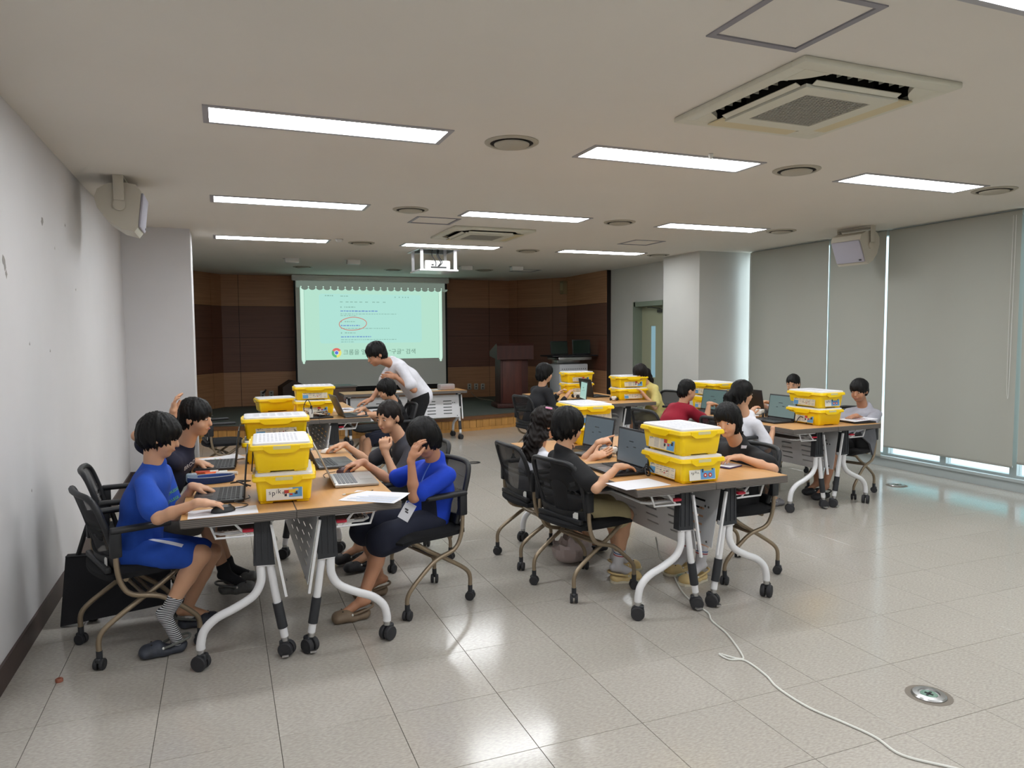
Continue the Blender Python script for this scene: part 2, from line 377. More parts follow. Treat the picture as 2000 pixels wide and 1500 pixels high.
_nt.links.new(_tc.outputs['Object'], _mp.inputs[0]); _nt.links.new(_mp.outputs[0], _n.inputs[0]); _nt.links.new(_n.outputs[0], _bp.inputs['Height']); _nt.links.new(_bp.outputs[0], _b.inputs['Normal'])
blinds = [(8.40, 6.955, .12, 'farthest grey roller blind, next to the white column'), (6.925, 6.115, .12, 'narrow grey roller blind behind the right-hand loudspeaker'),
          (6.08, 4.615, .24, 'wide grey roller blind right of the loudspeaker, stopping short of the floor'), (4.575, 3.1, .285, 'nearest grey roller blind, at the right edge of the photo'),
          (3.06, 1.6, .26, 'grey roller blind out of frame, first one nearer than the photo shows'), (1.56, .1, .26, 'grey roller blind out of frame, second one nearer than the photo shows'), (.06, -1.4, .26, 'grey roller blind out of frame, third one nearer than the photo shows'), (-1.44, -2.95, .26, 'grey roller blind out of frame, fourth one nearer than the photo shows')]
for y1, y0, zb, lab in blinds:
    t = thing('roller_blind', lab, 'blind', (7.04, (y0+y1)/2, zb), 0, 'roller blinds')
    w = y1-y0
    sh = M().use(BL); nn = 16
    for k in range(nn):
        a = -w/2+w*k/nn; b_ = a+w/nn; f = lambda y: .004*math.sin(y*9+y1*3)
        sh.quad((f(a), a, .0), (f(b_), b_, .0), (f(b_)*.3, b_, CE-zb-.02), (f(a)*.3, a, CE-zb-.02))
    sh.obj('blind_fabric', t)
    M().use(mat('blind_bottom_bar', (150, 150, 142), .6)).rbox((0, 0, .004), (.014, w, .022), .004).obj('bottom_bar', t)
    M().use(mat('blind_bottom_bar', (150, 150, 142))).tube([(.035, -w/2+.01, CE-zb-.035), (.035, w/2-.01, CE-zb-.035)], .028, 12).obj('roller_tube', t)
for y in (4.66, 8.36):
    ch = M().use(WHITEP).tube([(7.025, y, CE-.06), (7.02, y+.003, 1.2), (7.025, y+.015, .9), (7.025, y+.03, 1.2), (7.03, y+.03, CE-.06)], .0025, 5, smooth_path=4)
    tag(ch.obj('blind_chain'), 'white bead chain hanging beside the nearest wide blind' if y < 5 else 'white bead chain hanging beside the farthest blind', 'chain')

# outside: pavement, low wall and a teal building front
o = M().use(mat('pale_paving', (205, 205, 200), .9, noise_amt=.06, nscale=2)).bb(7.25, 40, -15, 30, -.12, -.02).obj('ground_outside'); structure(o)
b = thing('building_across', 'pale building with a teal glass front seen under the blinds', 'building', (15, 14, -.02))
M().use(mat('pale_render', (190, 200, 205), .8)).bb(0, 6, -12, 14, 0, 7).obj('wall', b)
M().use(mat('teal_panel', (84, 150, 150), .4)).bb(-.06, 0, -5.2, -1.4, 0, 2.6).obj('glass_front', b)
for k in range(5): M().use(mat('teal_dark', (70, 100, 110), .3)).bb(-.05, 0, 2+k*2.2, 3.3+k*2.2, .9, 2.5).obj('window', b)

SCF = mat('wall_scuff', (150, 146, 142), .9); _wl = bpy.data.objects['wall_left']; _r = random.Random(4)
for u, v, sz in ((8, 512, .035), (12, 535, .02), (82, 432, .03), (127, 440, .014), (107, 485, .008), (148, 566, .014), (58, 672, .01), (98, 685, .01), (62, 958, .008)):
    d = AX*((u-1000)/FPX)-AY*((v-750)/FPX)+AF; k = XL/d.x; c = (d.y*k, CH+d.z*k)
    pg = [(c[0]+sz*1.2*_r.uniform(.3, 1)*math.cos(a), c[1]+sz*_r.uniform(.4, 1.3)*math.sin(a)) for a in [2*PI*i/9 for i in range(9)]]
    M().use(SCF).prism(pg, XL, XL+.0006, 'x').obj('scuff_mark', _wl, None)
# ================================================================== CEILING THINGS
LENS = mat('lit_diffuser', (255, 255, 255), .5, emis=(248, 252, 255), estr=LAMP)
FRG = mat('grey_lamp_frame', (170, 168, 172), .4, metal=.2)
def light_proto():
    t = thing('ceiling_light', '', 'ceiling light', (0, 0, 0), 0, 'recessed ceiling lights in rows')
    f = M().use(FRG)
    w, d = 1.26, .263
    for x0, x1, y0, y1 in ((-.03, w+.03, -.03, 0), (-.03, w+.03, d, d+.03), (-.03, 0, 0, d), (w, w+.03, 0, d)): f.bb(x0, x1, y0, y1, -.006, .004)
    f.bb(-.01, 0, 0, d, .004, .06).bb(w, w+.01, 0, d, .004, .06).bb(-.01, w+.01, -.01, 0, .004, .06).bb(-.01, w+.01, d, d+.01, .004, .06).bb(-.01, w+.01, -.01, d+.01, .055, .06)
    f.obj('frame', t, None)
    M().use(LENS).bb(.001, w-.001, .001, d-.001, -.004, .004).obj('diffuser', t, None)
    return t
lp = light_proto(); cn = ['left column', 'middle column', 'right column']; rn = ['nearest full row', 'second row', 'third row, towards the stage', 'row just above the camera', 'row behind the camera']
for n, (x, y) in enumerate(lights):
    lab = 'lit rectangular ceiling light, %s, %s' % (cn[n % 3], rn[n//3])
    if n == 0: lp.location = (x, y, CE); lp['label'] = lab
    else: dup(lp, (x, y, CE), 0, lab)

VENTM = mat('beige_vent', (172, 166, 150), .5); DARK = mat('dark_gap', (34, 30, 26), .9)
def vent_proto():
    t = thing('ceiling_vent', '', 'ceiling vent', (0, 0, 0), 0, 'round ceiling vents')
    M().use(VENTM).lathe([(.165, 0), (.165, -.004), (.150, -.012), (.132, -.010), (.130, 0)], seg=32).obj('outer_ring', t)
    M().use(DARK).lathe([(.131, .0), (.131, -.005), (.10, -.006)], seg=32).obj('throat', t)
    M().use(VENTM).lathe([(.02, -.004), (.095, -.006), (.108, -.012), (.106, -.018), (.09, -.026), (.03, -.030)], seg=32).obj('disc', t)
    return t
vp = vent_proto(); vents = [(1.665, 4.14), (3.85, 4.12), (5.94, 4.13), (1.655, 6.63), (3.88, 6.65), (5.96, 6.60), (1.657, 9.18), (3.97, 9.3), (6.02, 9.2), (1.30, 12.65), (2.85, 12.75), (4.4, 12.3)]
vl = ['nearest round ceiling vent, between the two biggest lights', 'round ceiling vent left of the near right-hand light', 'round ceiling vent beside the blinds at the right edge', 'round ceiling vent between the second-row left and middle lights',
      'round ceiling vent between the second-row middle and right lights', 'round ceiling vent right of the second-row right light', 'round ceiling vent right of the third-row left light', 'round ceiling vent right of the third-row middle light',
      'round ceiling vent by the white column top', 'small round vent above the left of the stage', 'small round vent above the projection screen', 'small round vent right of the projector lift over the stage']
for n, (x, y) in enumerate(vents):
    if n == 0: vp.location = (x, y, CE); vp['label'] = vl[0]
    else: dup(vp, (x, y, CE), 0, vl[n])

for n, (x, y, w, d) in enumerate(HAT):
    lab = ['large square access hatch at the top of the photo, before the near air conditioner', 'square access hatch left of the far air conditioner', 'access hatch left of the white column top', 'square access hatch over the stage, right side'][n]
    t = thing('access_hatch', lab, 'ceiling hatch', (x, y, CE), 0, 'ceiling access hatches')
    f = M().use(mat('grey_hatch_trim', (138, 136, 142), .5)); q = .028
    for a in ((-w/2, w/2, -d/2, -d/2+q), (-w/2, w/2, d/2-q, d/2), (-w/2, -w/2+q, -d/2+q, d/2-q), (w/2-q, w/2, -d/2+q, d/2-q)): f.bb(*a, -.005, .006)
    f.obj('frame', t, None); M().use(CEILM).bb(-w/2+q+.002, w/2-q-.002, -d/2+q+.002, d/2-q-.002, .001, .012).obj('panel', t, None)

ACM = mat('aged_ivory_plastic', (208, 206, 190), .5); TAPE = mat('yellowed_tape', (206, 194, 158), .6)
def make_ac():
    t = thing('ceiling_air_conditioner', '', 'air conditioner', (0, 0, 0), 0, 'ceiling cassette air conditioners')
    f = M().use(ACM)
    H = .475; a = .40
    # outer flange with cut corners, open slots on the near and left sides
    f.rbox((0, -.435, -.014), (.95, .08, .03), .009); f.rbox((0, .435, -.014), (.95, .08, .03), .009)
    f.rbox((-.435, 0, -.014), (.08, .80, .03), .009); f.rbox((.435, 0, -.014), (.08, .80, .03), .009)
    for sx in (-1, 1):
        for sy in (-1, 1): f.prism([(sx*.40, sy*.40), (sx*.40, sy*.25), (sx*.33, sy*.30), (sx*.30, sy*.33), (sx*.25, sy*.40)], -.028, .0)
    f.obj('outer_frame', t, 30)
    M().use(DARK).bb(-.4, .4, -.4, .4, .10, .11).bb(-.4, -.395, -.4, .4, 0, .1).bb(.395, .4, -.4, .4, 0, .1).bb(-.4, .4, -.4, -.395, 0, .1).bb(-.4, .4, .395, .4, 0, .1).obj('inner_duct', t, None)
    p = M().use(ACM); g = .20; q_ = .285
    for x0, x1, y0, y1 in ((-q_, q_, -q_, -g), (-q_, q_, g, q_), (-q_, -g, -g, g), (g, q_, -g, g)): p.bb(x0, x1, y0, y1, -.052, -.036)
    p.use(DARK).bb(-.21, .21, -.21, .21, -.034, .09); p.use(ACM)
    pn = p.obj('front_panel', t, None)
    gr = M().use(mat('grille_grey', (165, 163, 152), .6))
    for k in range(21): gr.bb(-g, g, -g+k*.02-.003, -g+k*.02+.003, -.047, -.036)
    for k in range(21):
        for j in range(20):
            gr.bb(-g+k*.02-.0025+(.01 if j % 2 else 0), -g+k*.02+.0025+(.01 if j % 2 else 0), -g+j*.02, -g+j*.02+.02, -.046, -.038)
    tag(gr.obj('grille', pn, None), kind='stuff'); M().use(DARK).bb(-g, g, -g, g, -.037, -.035).obj('filter', pn, None)
    for side in ('x', 'y'):
        for k in range(9):
            c = -.26+k*.065
            v = M().use(ACM)
            if side == 'y': v.bb(c-.002, c+.002, -.395, -.31, .0, .03)
            else: v.bb(-.395, -.31, c-.002, c+.002, .0, .03)
            v.obj('vane', t, None)
        l = M().use(ACM); R = Matrix.Rotation(.5, 3, 'X' if side == 'y' else 'Y')
        if side == 'y': l.box((0, -.309, -.036), (.52, .030, .004), Matrix.Rotation(-.4, 3, 'X'))
        else: l.box((-.309, 0, -.036), (.030, .52, .004), Matrix.Rotation(.4, 3, 'Y'))
        l.obj('louver', t, None)
    M().use(TAPE).bb(-.30, .24, .28, .41, -.038, -.031).obj('cover_tape', t, None)
    M().use(TAPE).bb(.28, .41, -.26, .30, -.038, -.031).obj('cover_tape', t, None)
    return t
ac = make_ac(); ac.location = (AC[0][0], AC[0][1], CE); ac['label'] = 'large near ceiling air conditioner with taped edges, upper right of the photo'
dup(ac, (AC[1][0], AC[1][1], CE), 0, 'far ceiling air conditioner, behind the projector lift')

def detector(x, y, lab, r=.045):
    t = thing('smoke_detector', lab, 'smoke detector', (x, y, CE), 0, 'small ceiling sensors')
    M().use(WHITEP).lathe([(r, 0), (r, -.012), (r*.7, -.03), (r*.3, -.034)], seg=16).obj('body', t); M().use(CHROME).lathe([(r*1.05, 0), (r*1.05, -.004)], seg=16).obj('base_plate', t)
detector(1.35, 8.95, 'small sensor on the ceiling beside the third-row left light'); detector(2.98, 2.45+1.5, 'tiny sprinkler head right of the near air conditioner', .015)
for i, (u, v, lab) in enumerate([(570, 505, 'leftmost square downlight over the stage'), (690, 508, 'square downlight over the stage, second from left'), (910, 520, 'square downlight right of the projector lift'), (1009, 521, 'rightmost square downlight over the stage')]):
    p = atz(u, v, CE); t = thing('stage_downlight', lab, 'ceiling light', (p.x, p.y, CE), 0, 'unlit square downlights over the stage')
    M().use(WHITEP).rbox((0, 0, -.03), (.20, .12, .07), .008).obj('housing', t); M().use(CHROME).bb(-.13, -.10, -.02, .02, -.008, 0).bb(.10, .13, -.02, .02, -.008, 0).obj('clip', t)

# hanging loudspeakers
def speaker(loc, rz, tilt, lab):
    t = thing('loudspeaker', lab, 'loudspeaker', loc, rz, 'loudspeakers hung from the ceiling')
    SPM = mat('ivory_speaker_shell', (196, 190, 176), .5)
    prof = [(.13, -.14), (.11, -.175), (.02, -.165), (-.07, -.12), (-.14, -.04), (-.165, .03), (-.15, .09), (-.09, .14), (0, .165), (.09, .165), (.13, .12)]
    R = Matrix.Rotation(tilt, 3, 'Y')
    def tr(m): m.v = [tuple(R @ Vector(v)+Vector((0, 0, -.21))) for v in m.v]; return m
    tr(M().use(SPM).prism([(x, z) for x, z in prof], -.19, .19, 'y')).obj('cabinet', t, 30)
    tr(M().use(mat('speaker_grille', (176, 174, 186), .7, bump=.4, bscale=500)).rbox((.138, 0, -.01), (.02, .36, .25), .012)).obj('grille', t)
    tr(M().use(mat('badge_dark', (40, 40, 44), .4)).bb(.147, .151, .12, .15, -.115, -.10)).obj('badge', t, None)
    for s in (-1, 1):
        tr(M().use(SPM).lathe([(.042, 0), (.042, .014), (.03, .02)], (0, s*.19-(0 if s > 0 else .02), 0), 18, 'y')).obj('knob', t)
        M().use(SPM).rbox((0, s*.215, -.09), (.07, .014, .18), .006).obj('bracket_arm', t)
    M().use(SPM).rbox((0, 0, -.008), (.07, .44, .016), .005).tube([(0, -.2, -.022), (0, .2, -.022)], .014, 8).obj('bracket_bar', t)
speaker((-.655, 6.14, CE), 0, .12, 'ivory loudspeaker hung from the ceiling beside the left wall')
speaker((6.60, 6.14, CE), PI+.08, .42, 'ivory loudspeaker hung from the ceiling in front of the window blinds')

# projector lift
t = thing('projector_lift', 'white projector lift frame lowered from the ceiling holding a projector', 'projector lift', (2.76, 9.79, CE))
pl = M().use(WHITEM)
for x in (-.235, .235):
    for y in (-.24, .24): M().use(WHITEM).bb(x-.02, x+.02, y-.012, y+.012, -.27, .2).obj('post', t, None)
M().use(WHITEM).bb(-.27, .27, -.27, .27, -.29, -.27).obj('tray', t, None)
M().use(WHITEM).bb(-.30, .30, -.30, -.27, -.008, 0).bb(-.30, .30, .27, .30, -.008, 0).bb(-.30, -.26, -.27, .27, -.008, 0).bb(.26, .30, -.27, .27, -.008, 0).obj('ceiling_trim', t, None)
M().use(DARK).bb(-.27, .27, -.27, .28, .2, .21).obj('cavity', t, None)
t2 = thing('projector', 'white projector with black cables sitting in the lowered lift frame', 'projector', (2.77, 9.76, CE-.27))
M().use(WHITEP).rbox((0, 0, .07), (.36, .28, .12), .015).obj('body', t2)
M().use(mat('port_black', (20, 20, 20), .5)).bb(-.1, .12, -.146, -.138, .025, .045).bb(-.09, -.06, -.148, -.138, .06, .075).obj('ports', t2, None)
M().use(mat('lens_dark', (15, 18, 25), .1)).lathe([(.035, 0), (.035, .03), (.02, .032)], (.07, .135, .07), 16, 'y').obj('lens', t2)
cb = M().use(BLACKP)
for dx in (-.07, 0, .02): cb.tube([(dx, -.13, .28), (dx-.02, -.17, .19), (dx+.03, -.18, .10), (dx*.5, -.15, .05)], .006, 6, smooth_path=5)
cb.obj('cable', t2)

# ================================================================== STAGE THINGS
SY = 14.30
t = thing('projection_screen', 'wide pull-down projection screen with a mint-lit search page', 'projection screen', (0, 0, 0))
M().use(WHITEP).rbox((2.79, SY-.02, 2.655), (3.08, .11, .11), .02).obj('case', t)
M().use(mat('screen_cloth', (226, 227, 220), .9)).bb(1.32, 4.26, SY, SY+.004, .56, 2.62).obj('cloth', t, None)
bk = mat('screen_black', (14, 13, 16), .8)
M().use(bk).bb(1.285, 1.32, SY-.001, SY+.004, .50, 2.62).bb(4.26, 4.30, SY-.001, SY+.004, .50, 2.62).bb(1.285, 4.30, SY-.001, SY+.004, .50, .56).obj('black_border', t, None)
M().use(bk).tube([(1.27, SY, .49), (4.32, SY, .49)], .018, 10).obj('weight_bar', t)
def em(name, rgb, k=1.0): return mat(name, (0, 0, 0), .9, emis=rgb, estr=k/EX, spec=0)
ix0, ix1, iz0, iz1 = 1.40, 4.19, 1.09, 2.50
im = M().use(em('projected_mint', (182, 226, 206))).bb(ix0, ix1, SY-.004, SY-.002, iz0, iz1).obj('projected_image', t, None)
def pp(u, v):        # point on the projected picture from picture fractions
    return ix0+(ix1-ix0)*u, iz1-(iz1-iz0)*v
def patch(m, u0, v0, u1, v1, dy, matl):
    x0, z0 = pp(u0, v1); x1, z1 = pp(u1, v0); m.use(matl).bb(x0, x1, SY-dy-.001, SY-dy, z0, z1)
g = M(); x0, z0 = pp(.125, .775); x1, z1 = pp(.845, .10)
g.use(em('projected_page', (176, 226, 214))); rr = .05
cs = [(x0+rr, z0+rr, PI), (x1-rr, z0+rr, 1.5*PI), (x1-rr, z1-rr, 0), (x0+rr, z1-rr, .5*PI)]
g.prism([(cx+rr*math.cos(a+k*PI/8), cz+rr*math.sin(a+k*PI/8)) for cx, cz, a in cs for k in range(5)], SY-.006, SY-.005, 'y').obj('slide_page', im, None)
g = M(); gl = em('projected_band_grey', (112, 124, 114)); lt = em('projected_pale', (206, 240, 222))  # flat grey of the scalloped slide artwork, pale tone for its dots
for k in range(21):      # scalloped band along the top of the slide
    cx = 1.42+k*.138
    g.use(gl); g.prism([(cx+.069+.066*math.cos(a), 2.478+.05*math.sin(a)) for a in [PI+PI*j/8 for j in range(9)]], SY-.008, SY-.0065, 'y')
    g.use(lt).lathe([(.012, 0), (.012, .002)], (cx, SY-.010, 2.49), 10, 'y')
g.use(gl).bb(1.335, 4.25, SY-.008, SY-.0065, 2.475, 2.60)
g.obj('scalloped_band', im, None)
for x in (1.44, 4.15):
    g = M()
    g.use(lt).bb(x-.03, x+.03, SY-.007, SY-.006, 1.06, 2.47).lathe([(.02, 0), (.02, .003)], (x, SY-.011, 1.04), 10, 'y')
    g.use(em('projected_line', (92, 150, 132))).bb(x+(.03 if x < 2 else -.034), x+(.034 if x < 2 else -.03), SY-.009, SY-.008, 1.07, 2.47)
    g.obj('side_rod', im, None)
g = M(); tg = em('projected_text_grey', (140, 182, 170)); tb = em('projected_text_blue', (120, 156, 205)); rnd = random.Random(3)
def textline(u0, u1, v, h, m_):
    u = u0
    while u < u1:
        w = rnd.uniform(.006, .022); patch(g, u, v-h/2*rnd.uniform(.7, 1), min(u+w, u1), v+h/2*rnd.uniform(.7, 1), .007, m_); u += w+.005
textline(.165, .22, .125, .016, tg); textline(.27, .325, .128, .012, tg)
for u in (.65, .68, .705, .725, .745): patch(g, u, .128, u+.008, .142, .007, tg)
for u in (.265, .305, .335, .365, .40, .44, .49, .52, .565): patch(g, u, .202, u+.02, .213, .007, tg)
for v in (.30, .50, .655):
    patch(g, .268, v-.03, .276, v-.012, .007, tg); textline(.295, .37, v-.022, .014, tg); textline(.268, .53 if v < .4 else (.40 if v < .6 else .48), v+.032, .018, tb); textline(.268, .66 if v != .5 else .61, v+.072, .01, tg)
textline(.268, .38, .395, .01, tg); textline(.268, .36, .757, .01, tg)
tag(g.obj('search_results', im, None), kind='stuff')
cxr, czr = pp(.352, .505)
M().use(em('projected_red', (206, 120, 108))).tube([(cxr+.265*math.cos(a)*(1+.02*math.sin(3*a)), SY-.012, czr+.125*math.sin(a)-.02*max(0, -math.cos(a))) for a in [k*2*PI/40-1.2 for k in range(42)]], .007, 5).obj('red_circle', im)
lx, lz = pp(.235, .905)
g = M(); R0, R1 = .093, .045
for k, c in enumerate([(222, 120, 110), (98, 190, 130), (232, 226, 120)]):
    a0 = math.radians([30, 150, 270][k]); g.use(em('logo_%d' % k, c))
    for j in range(10):
        a, b_ = a0+j*PI*2/30, a0+(j+1)*PI*2/30
        g.prism([(lx+R1*math.cos(a), lz+R1*math.sin(a)), (lx+R0*math.cos(a), lz+R0*math.sin(a)), (lx+R0*math.cos(b_), lz+R0*math.sin(b_)), (lx+R1*math.cos(b_), lz+R1*math.sin(b_))], SY-.010, SY-.008, 'y')
g.use(em('logo_white', (220, 245, 235))).lathe([(R1, 0), (R1, .002)], (lx, SY-.011, lz), 20, 'y'); g.use(em('logo_blue', (96, 120, 220))).lathe([(.034, 0), (.034, .002)], (lx, SY-.013, lz), 20, 'y')
g.obj('browser_logo', im, None)
TXM = em('projected_text_dark', (104, 138, 122))
for body, u, v in (('\ud06c\ub86c\uc744 \uc5f4\uace0', .38, .905), ('\u201c\uad6c\uae00\u201d \uac80\uc0c9', .70, .905)):
    x_, z_ = pp(u, v); tx = text_mesh('lettering', body, .115, TXM, im); tx.location = (x_, SY-.012, z_); tx.rotation_euler = (PI/2, 0, 0)

# sockets and wall box
for i, (u, lab) in enumerate([(513, 'wall socket with a black plug, left of the screen'), (530, 'empty wall socket left of the screen, right of the pair'), (917, 'leftmost of three wall sockets right of the screen'), (930, 'middle one of three wall sockets right of the screen'), (943, 'rightmost of three wall sockets right of the screen')]):
    p = at(u, 770 if i < 2 else 755, 14.57); t = thing('wall_socket', lab, 'wall socket', (p.x, 14.576, p.z), 0, 'wall sockets')
    M().use(mat('socket_grey', (172, 170, 160), .5)).rbox((0, 0, 0), (.085, .016, .13), .005).obj('plate', t)
    for dz in (-.028, .028): M().use(mat('socket_dark', (90, 88, 80), .6)).lathe([(.018, 0), (.018, .003)], (0, -.0105, dz), 12, 'y').obj('outlet', t)
    if i == 0: M().use(BLACKP).tube([(0, -.02, .02), (.04, -.05, .06), (.06, -.04, .09)], .016, 8).obj('plug', t)
p = at(1090, 557, 13.5); t = thing('wall_speaker_box', 'small beige box high on the wood wall above the podium', 'wall speaker', (6.50, 13.36, 2.50), 0)
M().use(mat('beige_box', (150, 132, 98), .6)).rbox((0, 0, 0), (.11, .16, .26), .01).obj('body', t); M().use(mat('beige_box2', (176, 160, 124), .6)).rbox((-.057, 0, .02), (.01, .11, .15), .003).obj('cover', t)

# podium
t = thing('podium', 'dark reddish wooden podium with sloping top at the right of the stage', 'podium', (4.93, 12.35, STG), -.12)
MAH = mat('mahogany', (66, 30, 24), .6, noise_amt=.2, nscale=5, stretch=(5, 5, .6))
M().use(MAH).rbox((0, 0, .04), (.66, .50, .08), .01).obj('plinth', t)
M().use(MAH).rbox((0, 0, .50), (.52, .42, .86), .008).obj('body', t); M().use(mat('mahogany_panel', (84, 40, 30), .55, noise_amt=.2, nscale=5, stretch=(5, 5, .6))).rbox((-.04, -.214, .48), (.36, .012, .78), .005).obj('front_panel', t)
M().use(MAH).prism([(-.30, .88), (.30, .93), (.30, 1.02), (-.24, 1.17), (-.30, 1.13)], -.34, .34, 'x').obj('top', t, 20)
# media cart with laptop and monitor
t = thing('media_cart', 'white perforated media cart with a black top beside the stage wall', 'media cart', (5.98, 12.1, STG), .05)
M().use(mat('cart_white', (200, 202, 206), .4)).rbox((0, 0, .40), (.60, .40, .76), .02).obj('body', t)
M().use(mat('cart_dark', (34, 34, 38), .5)).rbox((0, -.02, .93), (.96, .50, .025), .01).obj('worktop', t)
M().use(CHROME).rbox((0, -.03, .88), (.70, .46, .06), .015).rbox((0, .1, .83), (.5, .2, .1), .01).obj('support', t)
h = M().use(mat('vent_hole_dark', (70, 72, 76), .8))
for r_ in range(2):
    for k in range(12): h.lathe([(.009, 0), (.009, .003)], (-.24+k*.044, -.203, .69-r_*.06), 8, 'y')
h.obj('vent_hole', t, None)
for nm, x, w, hh, rz, lab in (('laptop', 5.76, .38, .25, .15, 'black laptop open on the media cart, left one'), ('monitor', 6.22, .36, .27, -.12, 'dark monitor standing on the media cart, right one')):
    t = thing(nm, lab, nm, (x, 12.05, STG+.943), rz)
    M().use(BLACKP).rbox((0, 0, hh/2+.012), (w, .014, hh), .005, R=Matrix.Rotation(-.12, 3, 'X')).obj('screen_shell', t)
    M().use(mat('monitor_face', (30, 44, 36), .15)).rbox((0, -.009, hh/2+.012), (w-.03, .004, hh-.03), .001, 1, R=Matrix.Rotation(-.12, 3, 'X')).obj('screen', t)
    M().use(BLACKP).rbox((0, .05 if nm == 'monitor' else -.13, .007), (w*.7, .24, .013), .004).obj('base', t)
# low dark bench behind the teacher's table + floor things on the stage
t = thing('low_cabinet', 'low brown cabinet with grey top at the left end of the white table', 'cabinet', (1.66, 11.9, STG), .1)
M().use(mat('brown_laminate', (84, 60, 44), .6, noise_amt=.1)).rbox((0, 0, .25), (.60, .42, .50), .006).obj('body', t); M().use(mat('grey_laminate', (104, 100, 98), .5)).rbox((0, 0, .513), (.64, .46, .026), .005).obj('top', t)
t = thing('wooden_stand', 'dark wooden wedge stand on the stage left of the screen', 'stand', (1.18, 13.9, STG), .2)
M().use(mat('dark_walnut_box', (56, 38, 30), .6)).prism([(-.22, 0), (.22, 0), (.20, .42), (-.02, .52), (-.22, .40)], -.16, .16, 'y').obj('body', t, 20); M().use(mat('dark_walnut_box', (56, 38, 30), .6)).rbox((0, -.165, .02), (.46, .02, .04), .004).obj('plinth', t)
wc = M().use(mat('pale_cable', (150, 140, 122), .6)).tube([at(920, 765, 14.5), at(925, 772, 14.3), at(936, 778, 14.1), (5.0, 13.6, STG+.01), (4.9, 13.2, STG+.01), (4.85, 12.7, STG+.01)], .006, 6, smooth_path=5)
tag(wc.obj('wall_cable'), 'pale cable drooping from the right-hand wall sockets towards the podium', 'cable')
# ================================================================== TABLES
WOODTOP = mat('oak_laminate', (198, 150, 96), .42, noise_amt=.05, nscale=3, stretch=(14, 1.2, 1))
EDGE = stripes('ribbed_edge', (112, 106, 100), (78, 72, 68), 2, 120, .5, .6)
PANEL = mat('grey_white_panel', (206, 206, 208), .35)
LEGB = mat('charcoal_plastic', (42, 44, 48), .55, bump=.1, bscale=150)
BASKET = mat('basket_grey', (150, 138, 130), .6); RED = mat('red_lever', (196, 28, 56), .4)
TH, HLN, HW = .735, .90, .25
def caster(m, x, y, z, r, w=.022, yaw=0., fork=LEGB):
    R = Matrix.Rotation(yaw, 3, 'Z')
    for s in (-1, 1):
        k = M().use(RUBBER).lathe([(r*.55, -w*.5), (r*.92, -w*.5), (r, -w*.3), (r, w*.3), (r*.92, w*.5), (r*.55, w*.5)], (0, s*(w*.62+.003), 0), 20, 'y')
        k.use(LEGB).lathe([(r*.62, -w*.56), (r*.3, -w*.60)] if s < 0 else [(r*.3, w*.60), (r*.62, w*.56)], (0, s*(w*.62+.003), 0), 16, 'y')
        m.use(RUBBER).add([R @ Vector(v)+Vector((x, y, z+r)) for v in k.v], k.f)
    k = M().rbox((-.3*r, 0, r*.75), (r*1.2, w*1.5, r*.9), .006, 1); m.use(fork).add([R @ Vector(v)+Vector((x, y, z+r)) for v in k.v], k.f)
    return m
def slot_panel(length, height, slots):
    """flat sheet with slots cut through; local u along y, v along z"""
    us = sorted(set([-length/2, length/2]+[v for s in slots for v in (s[0], s[1])])); vs_ = sorted(set([0, height]+[v for s in slots for v in (s[2], s[3])]))
    m = M().use(PANEL); sk = lambda a, b: any(s[0] < a < s[1] and s[2] < b < s[3] for s in slots)
    m.holes(us, vs_, sk, lambda a, b: (0, a, b)); m.holes(us, vs_, sk, lambda a, b: (.003, a, b))
    m.bb(0, .003, -length/2, -length/2+.001, 0, height).bb(0, .003, length/2-.001, length/2, 0, height).bb(0, .003, -length/2, length/2, 0, .001)
    return m
